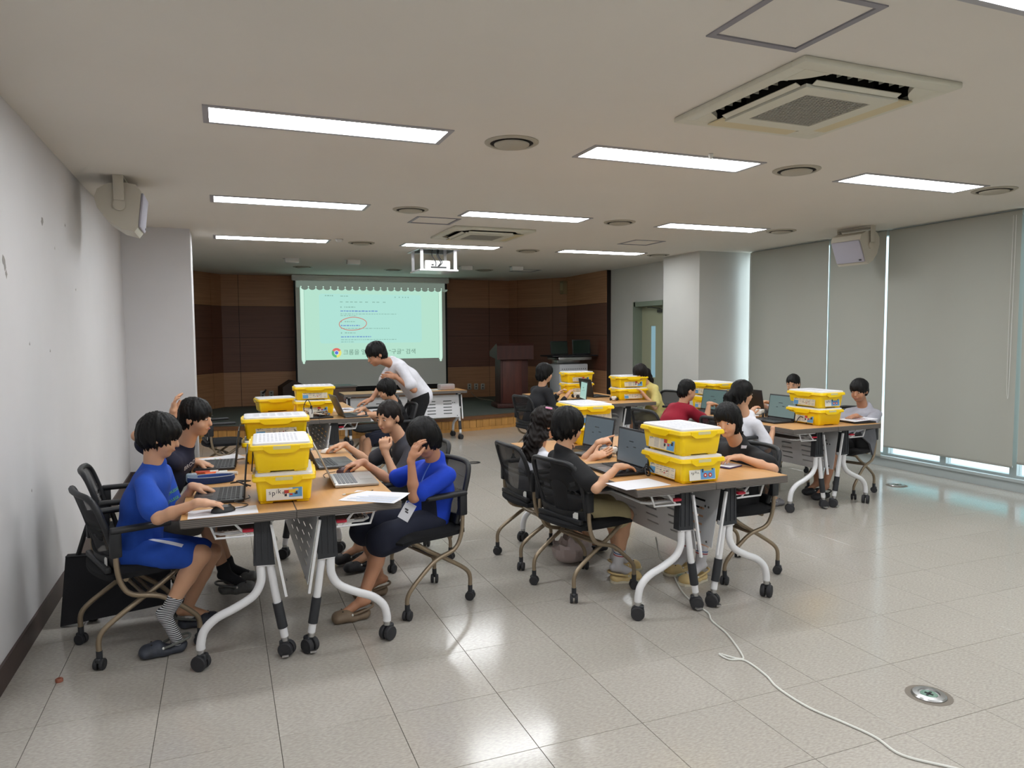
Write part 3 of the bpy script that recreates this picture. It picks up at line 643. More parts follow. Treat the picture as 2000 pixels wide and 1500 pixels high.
def make_table():
    t = thing('folding_table', '', 'table', (0, 0, 0), 0)
    M().use(WOODTOP).rbox((0, 0, TH-.012), (HW*2-.004, HLN*2-.004, .024), .002, 1).obj('tabletop', t)
    e = M().use(EDGE)
    e.rbox((-HW+.004, 0, TH-.022), (.012, HLN*2, .040), .003, 1).rbox((HW-.004, 0, TH-.022), (.012, HLN*2, .040), .003, 1).rbox((0, -HLN+.004, TH-.022), (HW*2, .012, .040), .003, 1).rbox((0, HLN-.004, TH-.022), (HW*2, .012, .040), .003, 1)
    e.obj('edge_band', t)
    M().use(mat('table_underside', (150, 148, 142), .7)).bb(-HW+.01, HW-.01, -HLN+.01, HLN-.01, TH-.034, TH-.025).obj('underside', t, None)
    for s in (-1, 1):
        Y = s*(HLN-.09)
        lg = M().use(WHITEM)
        lg.tube([(.085, Y, .50), (.088, Y, .43), (.084, Y, .375), (.05, Y, .318), (-.03, Y, .272), (-.115, Y, .235), (-.168, Y, .185), (-.185, Y, .13), (-.186, Y, .098)], .0205, 12, smooth_path=4)
        lg.tube([(.125, Y, .50), (.150, Y, .32), (.188, Y, .098)], .0185, 12)
        lg.rbox((.11, Y, .475), (.085, .05, .03), .006)
        l = lg.obj('leg', t)
        c = M().use(LEGB)
        R = Matrix.Rotation(-.06, 3, 'Y')
        c.add([Vector(v) for v in M().prism([(.055, .47), (.152, .465), (.135, .69), (.065, .70)], Y-.026, Y+.026, 'y').v], M().prism([(.055, .47), (.152, .465), (.135, .69), (.065, .70)], Y-.026, Y+.026, 'y').f)
        for k in range(3): c.bb(.066+k*.028, .074+k*.028, Y-.030*1, Y+.030, .49, .68)
        c.obj('leg_cover', l, 20)
        M().use(LEGB).tube([(.158, Y, .272), (.180, Y, .145)], .0235, 12).obj('sleeve', l)
        M().use(CHROME).tube([(-.186, Y, .10), (-.186, Y, .078)], .017, 12).tube([(.188, Y, .10), (.190, Y, .078)], .016, 12).obj('ferrule', l)
        cs = M(); caster(cs, -.188, Y, 0, .037, .024, 2.6 if s < 0 else .6); cs.obj('caster', l, 30)
        cs = M(); caster(cs, .196, Y, 0, .037, .024, -.5 if s < 0 else 2.2); cs.use(CHROME).bb(.17, .20, Y+s*.045, Y+s*.02, .012, .022); cs.obj('caster', l, 30)
        a = M().use(WHITEM)
        a.prism([(-.19, .700), (.17, .700), (.15, .672), (-.13, .672)], Y-.02, Y+.02, 'y')
        a.tube([(-.13, Y+.03*s, .69), (-.105, Y+.03*s, .62), (.06, Y+.03*s, .618)], .006, 6); a.tube([(-.03, Y+.03*s, .69), (.03, Y+.03*s, .62)], .006, 6)
        a.obj('bracket', t, None)
        M().use(RED).rbox((.035, Y-s*.0+.03*s, .645), (.05, .03, .014), .004).obj('lever', t)
        M().use(WHITEM).box((.168, Y+.035*s, .485), (.012, .016, .36), Matrix.Rotation(-.165, 3, 'Y')).obj('panel_bracket', t, None)
    b = M().use(BASKET)
    b.bb(-.10, .07, -.70, .70, .612, .616)
    for k in range(8): b.bb(-.10+k*.022, -.095+k*.022, -.70, .70, .616, .620)
    b.use(WHITEM).tube([(.07, -.76, .618), (-.085, -.76, .618), (-.115, -.72, .618), (-.115, .72, .618), (-.085, .76, .618), (.07, .76, .618)], .007, 7)
    b.obj('shelf', t, None)
    M().use(WHITEM).tube([(.10, -.78, .64), (.10, .78, .64)], .02, 10).obj('cross_beam', t)
    slots = []
    for k in range(6):
        u = -.62+k*.248-.065 if True else 0
        for r_ in range(5): slots.append((u, u+.13, .055+r_*.046, .055+r_*.046+.012))
    p = slot_panel(1.60, .335, slots); R = Matrix.Rotation(-.165, 3, 'Y')
    p.v = [tuple(R @ Vector((v[0], v[1], v[2]-.335))+Vector((.142, 0, .665))) for v in p.v]
    p.use(mat('screw_dark', (60, 60, 60), .4))
    pm = p.obj('modesty_panel', t, None)
    q = M().use(mat('screw_dark', (60, 60, 60), .4))
    for s in (-1, 1):
        for dy in (0, .03): q.lathe([(.007, 0), (.007, .002)], (.170, s*.70+dy, .55), 8, 'x')
        q.lathe([(.007, 0), (.007, .002)], (.206, s*.76, .36), 8, 'x')
    q.obj('screw', pm, None)
    return t
tbl = make_table()
groups = [(.30, 4.39, 'front left pair'), (2.49, 4.12, 'front middle pair'), (4.95, 5.64, 'pair by the blinds'), (.86, 8.12, 'pair by the standing teacher'), (4.33, 8.30, 'far middle pair')]
tabs = {}
first = True
for gi, (cx, cy, nm) in enumerate(groups):
    for s, side in ((-1, 'left'), (1, 'right')):
        lab = 'oak-topped folding table, %s one of the %s' % (side, nm)
        loc = (cx+s*.2505, cy, 0); rz = 0 if s < 0 else PI
        if first: tbl.location = loc; tbl['label'] = lab; tbl['group'] = 'folding tables pushed together in pairs'; first = False; o = tbl
        else: o = dup(tbl, loc, rz, lab)
        tabs[gi, side] = o
dup(tbl, (2.45, 10.42, 0), -PI/2, 'folding table with white slotted panel facing the room, before the stage')

# ================================================================== CHAIRS
MESHB = bpy.data.materials.new('black_net'); MESHB.use_nodes = True
_nt = MESHB.node_tree; _b = _nt.nodes['Principled BSDF']; _b.inputs['Base Color'].default_value = (.012, .012, .014, 1); _b.inputs['Roughness'].default_value = .8
_b.inputs['Alpha'].default_value = .84
def back_surf(s, t):      # s -1..1 across, t 0..1 up
    w = .190+.022*math.sin(t*PI*.9)+.004*t
    x = -.165-.095*t**1.3+.03*(1-s*s)*-1+.03
    return Vector((x, s*w, .455+.350*t))
def make_chair():
    t = thing('nesting_chair', '', 'chair', (0, 0, 0), 0)
    m = M().use(BLACKF); n = 10; rows = []
    prof = [(.0, .0), (.03, .045), (.5, .062), (.9, .058), (1.0, .03), (.98, .0)]
    sv = []; nx, ny = 12, 10
    for i in range(nx+1):
        for j in range(ny+1):
            a = i/nx*2-1; b_ = j/ny*2-1
            f = math.sqrt(max(0, 1-b_*b_/2)); g_ = math.sqrt(max(0, 1-a*a/2)); k = .45
            x = (a*((1-k)+k*f))*.235+.02; y = (b_*((1-k)+k*g_))*.235
            ed = max(abs(a), abs(b_))**6
            sv.append((x, y, .462-.028*ed-.02*max(0, a)**3+.006*abs(b_)**2))
    o = len(sv); sv += [(x, y, .415-.012*max(0, (x-.02)/.235)**3) for x, y, z in sv]
    fs = []
    for i in range(nx):
        for j in range(ny):
            a = i*(ny+1)+j; q = (a, a+1, a+ny+2, a+ny+1); fs.append(q[::-1]); fs.append(tuple(v+o for v in q))
    def edge(a, b_): fs.append((a, b_, b_+o, a+o))
    for j in range(ny): edge(j, j+1); edge(nx*(ny+1)+j+1, nx*(ny+1)+j)
    for i in range(nx): edge((i+1)*(ny+1), i*(ny+1)); edge(i*(ny+1)+ny, (i+1)*(ny+1)+ny)
    m.add(sv, fs); m.obj('seat', t, 50)
    # solid frame: ring around the net plus a broad lower band
    f = M().use(BLACKP)
    ring = [back_surf(s, tt) for s, tt in [(-1, .05), (-1, .3), (-1, .6), (-.98, .88), (-.8, 1.0), (-.3, 1.02), (.3, 1.02), (.8, 1.0), (.98, .88), (1, .6), (1, .3), (1, .05)]]
    f.tube(ring, .015, 8, smooth_path=4)
    vv = []; ff = []; N1 = 12
    for dx in (0, -.014):
        for i in range(N1+1):
            s = i/N1*2-1
            for tt in (.02, .12, .20-.05*(1-s*s)): p = back_surf(s, tt); vv.append((p.x+dx, p.y, p.z))
    h = (N1+1)*3
    for i in range(N1):
        for j in range(2):
            a = i*3+j; ff.append((a, a+1, a+4, a+3)); ff.append((a+h+3, a+h+4, a+h+1, a+h))
        ff.append((i*3, i*3+3, i*3+3+h, i*3+h)); ff.append((i*3+2, i*3+2+h, i*3+5+h, i*3+5))
    f.add(vv, ff)
    bo = f.obj('backrest', t, 50)
    nm_ = M().use(MESHB); N1, N2 = 12, 8
    for i in range(N1):
        for j in range(N2):
            c = [back_surf(-1+2*(i+a)/N1, .14+(.86)*(j+b_)/N2) for a, b_ in ((0, 0), (1, 0), (1, 1), (0, 1))]; nm_.quad(*c)
    me = nm_.mesh('net', 60); bm = bmesh.new(); bm.from_mesh(me); bmesh.ops.remove_doubles(bm, verts=bm.verts, dist=1e-4); bm.to_mesh(me); bm.free(); link('net', me, bo)
    p = back_surf(-.72, .10); M().use(WHITEP).bb(p.x-.020, p.x-.017, p.y-.022, p.y+.022, p.z-.022, p.z+.022).obj('sticker', bo, None)
    for s in (-1, 1):
        y = s*.235
        fr = M().use(CHAMP)
        fr.tube([(-.150, y, .56), (-.148, y, .47), (-.130, y, .39), (-.085, y, .335), (.03, y, .300), (.12, y, .235), (.195, y, .165), (.215, y*.97, .12), (.216, y*.97, .085)], .0125, 10, smooth_path=4)
        fr.tube([(.15, y*.82, .415), (.06, y*.82, .35), (-.06, y*.82, .28), (-.185, y*.82, .20), (-.225, y*.82, .15), (-.228, y*.82, .085)], .0125, 10, smooth_path=4)
        fr.obj('side_frame', t)
        M().use(BLACKP).rbox((-.150, y, .585), (.05, .036, .12), .008).rbox((-.04, y, .652), (.27, .05, .028), .012, 3).obj('armrest', t)
        for x, yy, yw in ((.216, y*.97, .6*s), (-.228, y*.82, -.9*s)):
            c = M(); caster(c, x, yy, 0, .027, .017, yw); c.use(LEGB).tube([(x, yy, .05), (x, yy, .09)], .014, 10); c.obj('caster', t, 30)
    M().use(CHAMP).tube([(.02, -.235, .305), (.02, .235, .305)], .010, 8).tube([(-.02, -.19, .305), (-.02, .19, .305)], .010, 8).tube([(-.10, -.19, .40), (-.10, .19, .40)], .012, 8).tube([(.12, -.19, .395), (.12, .19, .395)], .012, 8).obj('cross_bar', t)
    M().use(BLACKP).rbox((-.176, 0, .46), (.03, .40, .03), .008).obj('back_mount', t)
    return t
chair = make_chair()
R_ = math.radians
CH_G = 'black nesting chairs'
chairs = [  # x, y, heading, label
 (-.43, 4.025, R_(20), 'black net-backed chair nearest the left wall, under the boy in blue'),
 (-.50, 4.66, R_(6), 'black chair under the boy in navy, behind the boy in blue'),
 (1.03, 4.06, R_(197), 'black chair under the child in a blue shirt resting the head on a hand'),
 (1.16, 4.86, R_(190), 'black chair under the boy in charcoal at the front left group'),
 (2.02, 3.90, R_(13), 'black chair under the child in black and beige shorts, front middle group'),
 (2.00, 4.52, R_(3), 'black net-backed chair under the curly-haired girl in white'),
 (3.05, 3.80, R_(180), 'black chair under the girl in black at the right of the middle group'),
 (4.22, 5.20, R_(8), 'black chair under the girl in denim shorts by the right-hand group'),
 (4.02, 6.05, R_(4), 'black chair under the boy in red'),
 (5.55, 5.25, R_(195), 'black chair under the boy at the right end of the right-hand group'),
 (5.72, 6.32, R_(184), 'black chair under the boy farthest back at the blinds'),
 (3.55, 8.05, R_(10), 'dark chair under the person in black, far middle group'),
 (5.10, 7.80, R_(186), 'black chair under the girl in yellow'),
 (1.66, 7.65, R_(182), 'black chair under the boy with a wristwatch, behind the front left group'),
 (-.02, 8.25, R_(8), 'empty black chair left of the table behind the front left group'),
 (1.70, 8.75, R_(186), 'empty black chair behind the boy with the wristwatch')]
for n, (x, y, a, lab) in enumerate(chairs):
    if n == 0: chair.location = (x, y, 0); chair.rotation_euler = (0, 0, a); chair['label'] = lab; chair['group'] = CH_G
    else: dup(chair, (x, y, 0), a, lab)
# ================================================================== YELLOW KIT BOXES
LIDW = mat('milky_lid', (226, 226, 230), .35); LABW = mat('label_white', (226, 222, 212), .6); LABB = mat('label_blue', (92, 150, 196), .6)
LABR = mat('label_red', (186, 60, 52), .6); LABT = mat('label_text_grey', (168, 164, 160), .7); LABK = mat('label_ink', (52, 50, 54), .7); LABY = mat('label_yellow', (232, 196, 60), .6); LABG = mat('label_cream', (214, 204, 180), .6)
def ringshape(hx, hy, r, n=4):
    out = []
    for cx, cy, a in ((hx-r, hy-r, 0), (-hx+r, hy-r, PI/2), (-hx+r, -hy+r, PI), (hx-r, -hy+r, 1.5*PI)):
        for k in range(n+1): q = a+PI/2*k/n; out.append((cx+r*math.cos(q), cy+r*math.sin(q)))
    return out
def loft(m, rings, cap0=True, cap1=True):
    n = len(rings[0]); vs = [p for r in rings for p in r]; fs = []
    for i in range(len(rings)-1):
        for k in range(n): a = i*n+k; b = i*n+(k+1) % n; fs.append((a, b, b+n, a+n))
    if cap0: fs.append(tuple(range(n))[::-1])
    if cap1: fs.append(tuple(range((len(rings)-1)*n, len(rings)*n)))
    return m.add(vs, fs)
def box_body():
    m = M().use(YEL); R3 = lambda hx, hy, z, r=.022: [(x, y, z) for x, y in ringshape(hx, hy, r)]
    loft(m, [R3(.116, .176, .008), R3(.122, .182, .014), R3(.133, .193, .112), R3(.133, .193, .118)])
    for sx in (-1, 1):
        for sy in (-1, 1): m.rbox((sx*.085, sy*.135, .006), (.06, .075, .012), .004)
    return m
def box_rim():
    m = M().use(YEL); R3 = lambda hx, hy, z, r=.026: [(x, y, z) for x, y in ringshape(hx, hy, r)]
    loft(m, [R3(.134, .194, .112), R3(.146, .206, .112), R3(.150, .210, .118), R3(.148, .208, .126), R3(.146, .206, .135), R3(.138, .198, .138)])
    for s in (-1, 1):   # drooping grips in the middle of each side
        m.prism([(-.085, .118), (-.055, .098), (.055, .098), (.085, .118), (.085, .134), (-.085, .134)], s*.196, s*.2125, 'y')
        m.prism([(-.10, .118), (-.07, .100), (.07, .100), (.10, .118), (.10, .134), (-.10, .134)], s*.136, s*.1525, 'x')
        m.use(mat('milky_grip', (214, 204, 150), .5)).bb(-.04, .04, s*.2122, s*.2135, .118, .134); m.use(YEL)
    return m
def vehicle(m, x, z, k=1.0):
    for mt, dx, dz, w, h in ((LABR, -.022, .002, .020, .014), (LABY, 0, .004, .030, .016), (LABK, .016, -.004, .012, .012), (LABW, -.006, .014, .016, .008), (LABR, -.004, -.010, .012, .008), (LABK, -.026, -.012, .010, .010), (LABY, .020, .010, .012, .008)):
        m.use(mt).bb(x+(dx-w/2)*k, x+(dx+w/2)*k, -.0016, -.0010, z+(dz-h/2)*k, z+(dz+h/2)*k)
def label_logo():     # short face
    m = M().use(LABW); m.bb(-.085, .085, -.001, 0, -.042, .042)
    m.use(LABB).bb(.02, .082, -.0013, -.001, -.030, .026); m.use(LABR).bb(-.080, -.068, -.0014, -.001, .028, .038)
    vehicle(m, .035, -.006, 1.15); return m
def label_blue():     # short face, blue right half
    m = M().use(LABW); m.bb(-.085, .085, -.001, 0, -.042, .042)
    m.use(LABB).bb(-.012, .082, -.0013, -.001, -.039, .039); m.use(LABR).bb(-.080, -.068, -.0014, -.001, .028, .038)
    m.use(LABY).bb(.01, .06, -.0016, -.0012, .006, .024); m.use(LABR).lathe([(.012, -.0018), (.012, -.0012)], (.018, 0, -.018), 12, 'y').lathe([(.012, -.0018), (.012, -.0012)], (.05, 0, -.018), 12, 'y')
    m.use(LABW).lathe([(.005, -.0022), (.005, -.0016)], (.018, 0, -.018), 10, 'y').lathe([(.005, -.0022), (.005, -.0016)], (.05, 0, -.018), 10, 'y')
    m.use(LABK).bb(-.002, .006, -.0016, -.0012, -.002, .018).bb(.062, .070, -.0016, -.0012, .01, .032); return m
def label_grid():     # long face with rows of small print
    m = M().use(LABG); m.bb(-.125, .125, -.001, 0, -.042, .042)
    m.use(LABB).bb(-.122, -.068, -.0013, -.001, -.040, -.004); m.use(LABR).bb(-.122, -.112, -.0014, -.001, .030, .039)
    rr = random.Random(5)
    for c in range(6):
        for r_ in range(7):
            if c == 0 and r_ < 4: continue
            u = -.06+(c-1)*.037 if c else -.118; v = -.036+r_*.0115
            if rr.random() < .8: m.use(LABT).bb(u, u+.030*rr.uniform(.6, 1), -.0013, -.001, v, v+.004)
    for k in range(6): u, v = -.03+rr.uniform(0, .09), -.02+rr.uniform(-.012, .012); m.use(LABK).bb(u, u+.006, -.0016, -.001, v, v+.005)
    m.use(LABR).bb(.02, .03, -.0016, -.001, -.026, -.018).bb(.04, .048, -.0016, -.001, -.014, -.008); return m
def label_pict():
    m = M().use(LABG); m.bb(-.125, .125, -.001, 0, -.042, .042)
    m.use(LABB).bb(.055, .122, -.0013, -.001, -.040, .02); m.use(LABR).bb(-.122, -.112, -.0014, -.001, .030, .039)
    for c in range(2):
        for r_ in range(9): m.use(LABT).bb(-.07+c*.06, -.07+c*.06+.045, -.0013, -.001, -.034+r_*.0078, -.034+r_*.0078+.004)
    vehicle(m, .075, .004, 1.6); return m
LBL = {'logo': label_logo().mesh('label'), 'blue': label_blue().mesh('label'), 'grid': label_grid().mesh('label'), 'pict': label_pict().mesh('label')}
TXTB = mat('label_ink', (52, 50, 54), .7)
def spike_text():
    parts = []
    m = M().use(LABK); x = 0
    for ch, dy, s in (('s', 0, .026), ('p', -.003, .030), ('i', .002, .022), ('k', .003, .028), ('e', -.002, .024), ('.', -.002, .026)):
        o = text_mesh('tmpl', ch, s, LABK, None, 'LEFT', .0002); me = o.data
        vs = [(v.co.x+x, -.0016-v.co.z, v.co.y+dy) for v in me.vertices]; m.add(vs, [tuple(p.vertices) for p in me.polygons])
        w = max((v.co.x for v in me.vertices), default=0); x += w+.0035; bpy.data.objects.remove(o)
    for body, sx, sz, s, mt in (('LEGO', -.006, .034, .0062, LABW), ('education', .009, .033, .0065, LABK)):
        o = text_mesh('tmpl', body, s, mt, None, 'LEFT', .0001); me = o.data
        m.use(mt); m.add([(v.co.x*(.7 if body == 'LEGO' else 1)+sx-(-.0), -.0018-v.co.z, v.co.y+sz-.002) for v in me.vertices], [tuple(p.vertices) for p in me.polygons]); bpy.data.objects.remove(o)
    return m.mesh('lettering')
SPK = spike_text()
BODY = box_body().mesh('body', 40); RIM = box_rim().mesh('rim', 40)
_l = M().use(LIDW); loft(_l, [[(x, y, z) for x, y in ringshape(hx, hy, .02)] for hx, hy, z in ((.136, .196, .132), (.134, .194, .147), (.128, .188, .150))]); LID = _l.mesh('lid', 40)
_p = M().use(PAPER).bb(-.115, .115, -.172, .172, .1502, .1508)
for c in range(6):
    for r_ in range(10): _p.use(mat('faint_print', (200, 200, 205), .8)).bb(-.105+r_*.019, -.105+r_*.019+.011, -.15+c*.05, -.15+c*.05+.042*(.7+.3*((c*7+r_*3) % 4)/3), .1508, .1511)
PRINT = _p.mesh('printed_sheet')
def kit_box(x, y, z, rz, lab, short=None, long_=None, lid=True, grp='yellow kit boxes in stacks on the tables', back=None):
    t = thing('storage_box', lab, 'storage box', (x, y, z), rz, grp)
    link('body', BODY, t); link('rim', RIM, t)
    if lid: l = link('lid', LID, t); link('printed_sheet', PRINT, l)
    else: l = link('lid', LID, t)
    if short:
        o = link('label', LBL[short], t); o.location = (0, -.1895, .060); o.rotation_euler = (.11*-1, 0, 0)
        s = link('lettering', SPK, o); s.location = (-.074, 0, -.004 if short == 'logo' else 0); s.scale = (1.15, 1, 1.15) if short == 'logo' else (.75, 1, .75)
    if long_:
        o = link('label', LBL[long_], t); o.location = (-.1295, 0, .060); o.rotation_euler = (.11*-1, 0, -PI/2)
        s = link('lettering', SPK, o); s.location = (-.118, 0, .012); s.scale = (.55, 1, .55)
    return t
TZ = TH+.001; SP = .1508
def stack(x, y, rz, b, tp, labs, z=TZ, jit=(0, 0, 0)):
    kit_box(x, y, z, rz, labs[0], b[0], b[1], lid=False)
    if tp is not None: kit_box(x+jit[0], y+jit[1], z+SP, rz+jit[2], labs[1], tp[0], tp[1])
stack(.275, 3.835, -.08, ('logo', None), (None, None), ('yellow box with a handwritten-style label, bottom of the nearest left stack', 'plain yellow box with a printed lid, top of the nearest left stack'), jit=(-.012, .01, .03))
stack(.31, 4.98, PI/2-.03, (None, 'grid'), (None, 'grid'), ('yellow box with its front hidden, bottom of the second stack on the front left tables', 'yellow box with a wide printed label, top of the second stack, front left tables'), jit=(.0, -.0, .0))
stack(2.405, 3.42, .0, ('blue', 'grid'), (None, 'pict'), ('yellow box with a blue picture label, bottom of the near stack on the middle tables', 'yellow box with a long side label, top near stack on the middle tables'), jit=(-.004, .004, .01))
stack(2.53, 4.85, .0, (None, None), ('grid', None), ('yellow box partly behind a laptop, bottom of the far stack on the middle tables', 'yellow box with a label towards the room, top far stack, middle tables'))
stack(4.94, 5.01, .0, (None, 'pict'), ('blue', 'grid'), ('yellow box with a picture label, bottom of the near stack on the right-hand tables', 'yellow box, top of the near stack on the right-hand tables'), jit=(.01, .0, .02))
stack(4.87, 6.38, .0, (None, 'grid'), ('logo', 'grid'), ('yellow box behind the boy in red, bottom of the pair', 'yellow box behind the boy in red, top of the pair'))
stack(.88, 7.83, PI/2-.02, (None, 'pict'), (None, 'grid'), ('yellow box with a blue picture label, bottom of the stack in front of the screen', 'yellow box with a pale label, top of the stack in front of the screen'))
stack(.52, 8.32, PI/2+.12, (None, None), None, ('single yellow box on the table left of the stack in front of the screen', ''))
stack(4.70, 7.83, PI/2-.04, (None, 'grid'), (None, 'pict'), ('yellow box with a white label, bottom of the stack beside the girl in yellow', 'yellow box with a blue picture label, top of the stack beside the girl in yellow'))
stack(4.56, 8.98, PI/2, (None, 'pict'), (None, 'pict'), ('yellow box behind the pale-screened laptop, bottom of the farthest stack', 'yellow box behind the pale-screened laptop, top of the farthest stack'))

# ================================================================== LAPTOPS
def laptop(x, y, rz, lab, col='black', tilt=.28, scr=(86, 96, 98), on=.35, w=.345, z=TZ):
    shell = {'black': mat('laptop_black', (34, 34, 37), .45), 'silver': mat('laptop_silver', (176, 172, 168), .35, metal=.5), 'grey': mat('laptop_grey', (84, 86, 88), .4, metal=.4)}[col]
    key = {'black': mat('keys_black', (26, 26, 28), .6), 'silver': mat('keys_grey', (112, 112, 116), .6), 'grey': mat('keys_dark', (48, 50, 52), .6)}[col]
    t = thing('laptop', lab, 'laptop', (x, y, z), rz, 'laptops on the tables')
    M().use(shell).rbox((0, 0, .009), (.235, w, .016), .005).obj('base', t)
    k = M().use(key)
    for r_ in range(5):
        for c in range(13): k.bb(-.005+r_*.021, .012+r_*.021, -w/2+.022+c*(w-.044)/13, -w/2+.022+(c+.86)*(w-.044)/13, .017, .0195)
    k.obj('keyboard', t, None)
    M().use(mat('touchpad_'+col, {'black': (44, 44, 48), 'silver': (158, 156, 154), 'grey': (70, 72, 74)}[col], .3)).bb(-.10, -.03, -.05, .05, .0171, .0177).obj('touchpad', t, None)
    R = Matrix.Rotation(tilt, 3, 'Y'); c = Vector((.115, 0, .014))
    M().use(shell).rbox(c+R @ Vector((.003, 0, .115)), (.008, w, .225), .0035, R=R).tube([(.115, -w*.4, .014), (.115, w*.4, .014)], .008, 8).obj('screen_shell', t)
    sm = mat('screen_%d_%d_%d' % scr, tuple(int(v*.35) for v in scr), .22, emis=scr, estr=on*2/EX)
    s = M().use(sm).box(c+R @ Vector((-.0016, 0, .117)), (.0010, w-.022, .196), R)
    s.use(mat('screen_text_dim', (40, 46, 50), .4, emis=(60, 70, 74), estr=.2/EX))
    for yy, zz, ww in ((.02, .15, .05), (-.02, .12, .03), (.06, .11, .02)): s.box(c+R @ Vector((-.0024, yy, zz)), (.0006, ww, .006), R)
    d = s.obj('display', t, None)
    return t
laptop(-.035, 3.93, -.04, 'black laptop with the screen edge-on, in front of the boy in blue', tilt=.09)
laptop(-.06, 4.88, -.05, 'black laptop in front of the boy in navy, by the second stack', tilt=.12)
laptop(.66, 4.06, PI-.04, 'silver laptop open towards the child in a blue shirt', 'silver', tilt=.42)
laptop(.63, 4.65, PI+.05, 'grey laptop under the white mouse of the boy in charcoal', 'grey', tilt=.42)
laptop(1.215, 7.41, PI+.08, 'dark laptop open towards the boy with the wristwatch', 'grey', tilt=.40)
laptop(2.155, 3.74, .0, 'black laptop touched by the child in black at the middle tables', tilt=.08, scr=(92, 100, 106), w=.36)
laptop(2.29, 4.42, .12, 'black laptop in front of the curly-haired girl in white', tilt=.16, scr=(88, 100, 108))
laptop(4.68, 5.27, .03, 'black laptop in front of the girl in denim shorts', tilt=.14, scr=(100, 118, 116), on=.5)
laptop(4.56, 6.12, .1, 'laptop seen edge-on in front of the boy in red', tilt=.2, scr=(96, 120, 118))
laptop(5.20, 5.98, PI-.02, 'black laptop seen from behind beside the boy farthest back', tilt=.18)
laptop(3.95, 7.86, -.25, 'laptop with a bright pale green screen at the far middle tables', tilt=.1, scr=(150, 186, 178), on=.55, w=.33)
laptop(4.52, 8.35, PI, 'black laptop seen from behind, left of the yellow boxes of the girl in yellow', tilt=.2)

# ================================================================== SMALL THINGS
def mouse(x, y, rz, lab, m_, cable=None, z=TZ):
    t = thing('computer_mouse', lab, 'mouse', (x, y, z), rz, 'computer mice on the tables')
    b = M().use(m_); b.ball((0, 0, .004), (.056, .031, .030), 16, 8); b.v = [(v[0], v[1], max(v[2], .001)) for v in b.v]; b.obj('body', t)
    M().use(mat('mouse_wheel', (60, 60, 62), .5)).lathe([(.008, -.003), (.008, .003)], (.03, 0, .026), 10, 'y').obj('scroll_wheel', t)
    if cable: c = M().use(BLACKP).tube([Matrix.Rotation(-rz, 3, 'Z') @ (Vector(p)-Vector((x, y, z))) for p in cable], .0022, 6, smooth_path=5); c.obj('cable', t)
    return t
BLM = mat('mouse_black', (26, 26, 29), .4); WHM = mat('mouse_white', (226, 224, 222), .35)
mouse(-.02, 3.575, .25, 'black mouse under the hand of the boy in blue', BLM, [(.03, 3.59, .745), (.07, 3.62, .742), (.09, 3.68, .74), (.03, 3.72, .75), (.10, 3.77, .75), (.10, 3.84, .75)], TZ+.0015)
mouse(.66, 4.335, PI, 'dark mouse under the hand of the child in a blue shirt', mat('mouse_maroon', (62, 34, 38), .4), [(.60, 4.33, .745), (.55, 4.31, .745), (.52, 4.25, .745), (.52, 4.18, .745)])
mouse(.665, 5.12, PI, 'white mouse under the hand of the boy in charcoal', WHM)
mouse(1.33, 7.78, PI, "white mouse under the teacher's hand", WHM)
def sheet(x, y, w, d, rz, lab, z=TZ, lines=False, grp=None, curl=.0, extra=None):
    t = M().use(PAPER); n = 8
    for i in range(n):
        a0, a1 = -w/2+w*i/n, -w/2+w*(i+1)/n; f = lambda a: .0006+curl*max(0, a/(w/2))**2
        t.add([(a0, -d/2, f(a0)), (a1, -d/2, f(a1)), (a1, d/2, f(a1)), (a0, d/2, f(a0)), (a0, -d/2, f(a0)-.0005), (a1, -d/2, f(a1)-.0005), (a1, d/2, f(a1)-.0005), (a0, d/2, f(a0)-.0005)], [(0, 1, 2, 3), (7, 6, 5, 4), (0, 4, 5, 1), (3, 2, 6, 7)])
    if lines:
        rr = random.Random(int(x*100))
        for k in range(9):
            m_ = mat('print_'+lines[k % len(lines)], {'b': (150, 176, 214), 'r': (224, 150, 140), 'g': (150, 196, 110), 'k': (176, 176, 182)}[lines[k % len(lines)]], .8)
            u = -w/2+.02+(w-.04)*k/9
            if u < w*.28: t.use(m_).bb(u, u+.006, -d/2+.02, d/2-rr.uniform(.02, d*.4), .0007, .0012)
    o = t.obj('sheet_of_paper'); o.location = (x, y, z); o.rotation_euler = (0, 0, rz); return tag(o, lab, 'paper', grp)
sheet(-.02, 3.575, .30, .165, .02, 'blank white sheet under the black mouse of the boy in blue')
s = sheet(.69, 3.60, .21, .297, .95, 'printed worksheet on the near right corner of the front left tables', lines='bk', curl=.006)
sheet(-.05, 5.15, .30, .21, .3, 'colourful leaflet behind the laptop of the boy in navy', lines='gr', curl=.01)
sheet(2.07, 3.345, .29, .20, .08, 'blank white sheet at the near corner of the middle tables')
sheet(1.20, 8.15, .30, .21, .2, 'white sheet on the table in front of the teacher')
sheet(1.24, 7.98, .28, .20, .9, 'pale yellow-edged sheet by the white mouse of the teacher', lines='k')
sheet(4.14, 7.66, .25, .18, .2, 'white sheet in front of the pale green laptop')
sheet(5.05, 5.4, .2, .14, .4, 'small sheet on the right-hand tables', lines='b')
sheet(2.95, 10.44, .5, .2, .05, 'long pale green leaflet strip on the white-panelled table', lines='g')
sheet(2.2, 10.36, .42, .25, .02, 'wide pale green cloth-like sheet on the white-panelled table', lines='g')
t = thing('document_holder', 'white booklet lying on a black binder at the right end of the right-hand tables', 'booklet', (5.33, 4.90, TZ), -.05)
M().use(BLACKP).rbox((0, 0, .008), (.24, .22, .014), .004).obj('binder', t); M().use(PAPER).box((.01, .0, .026), (.27, .21, .004), Matrix.Rotation(-.05, 3, 'Y')).obj('booklet', t, None)
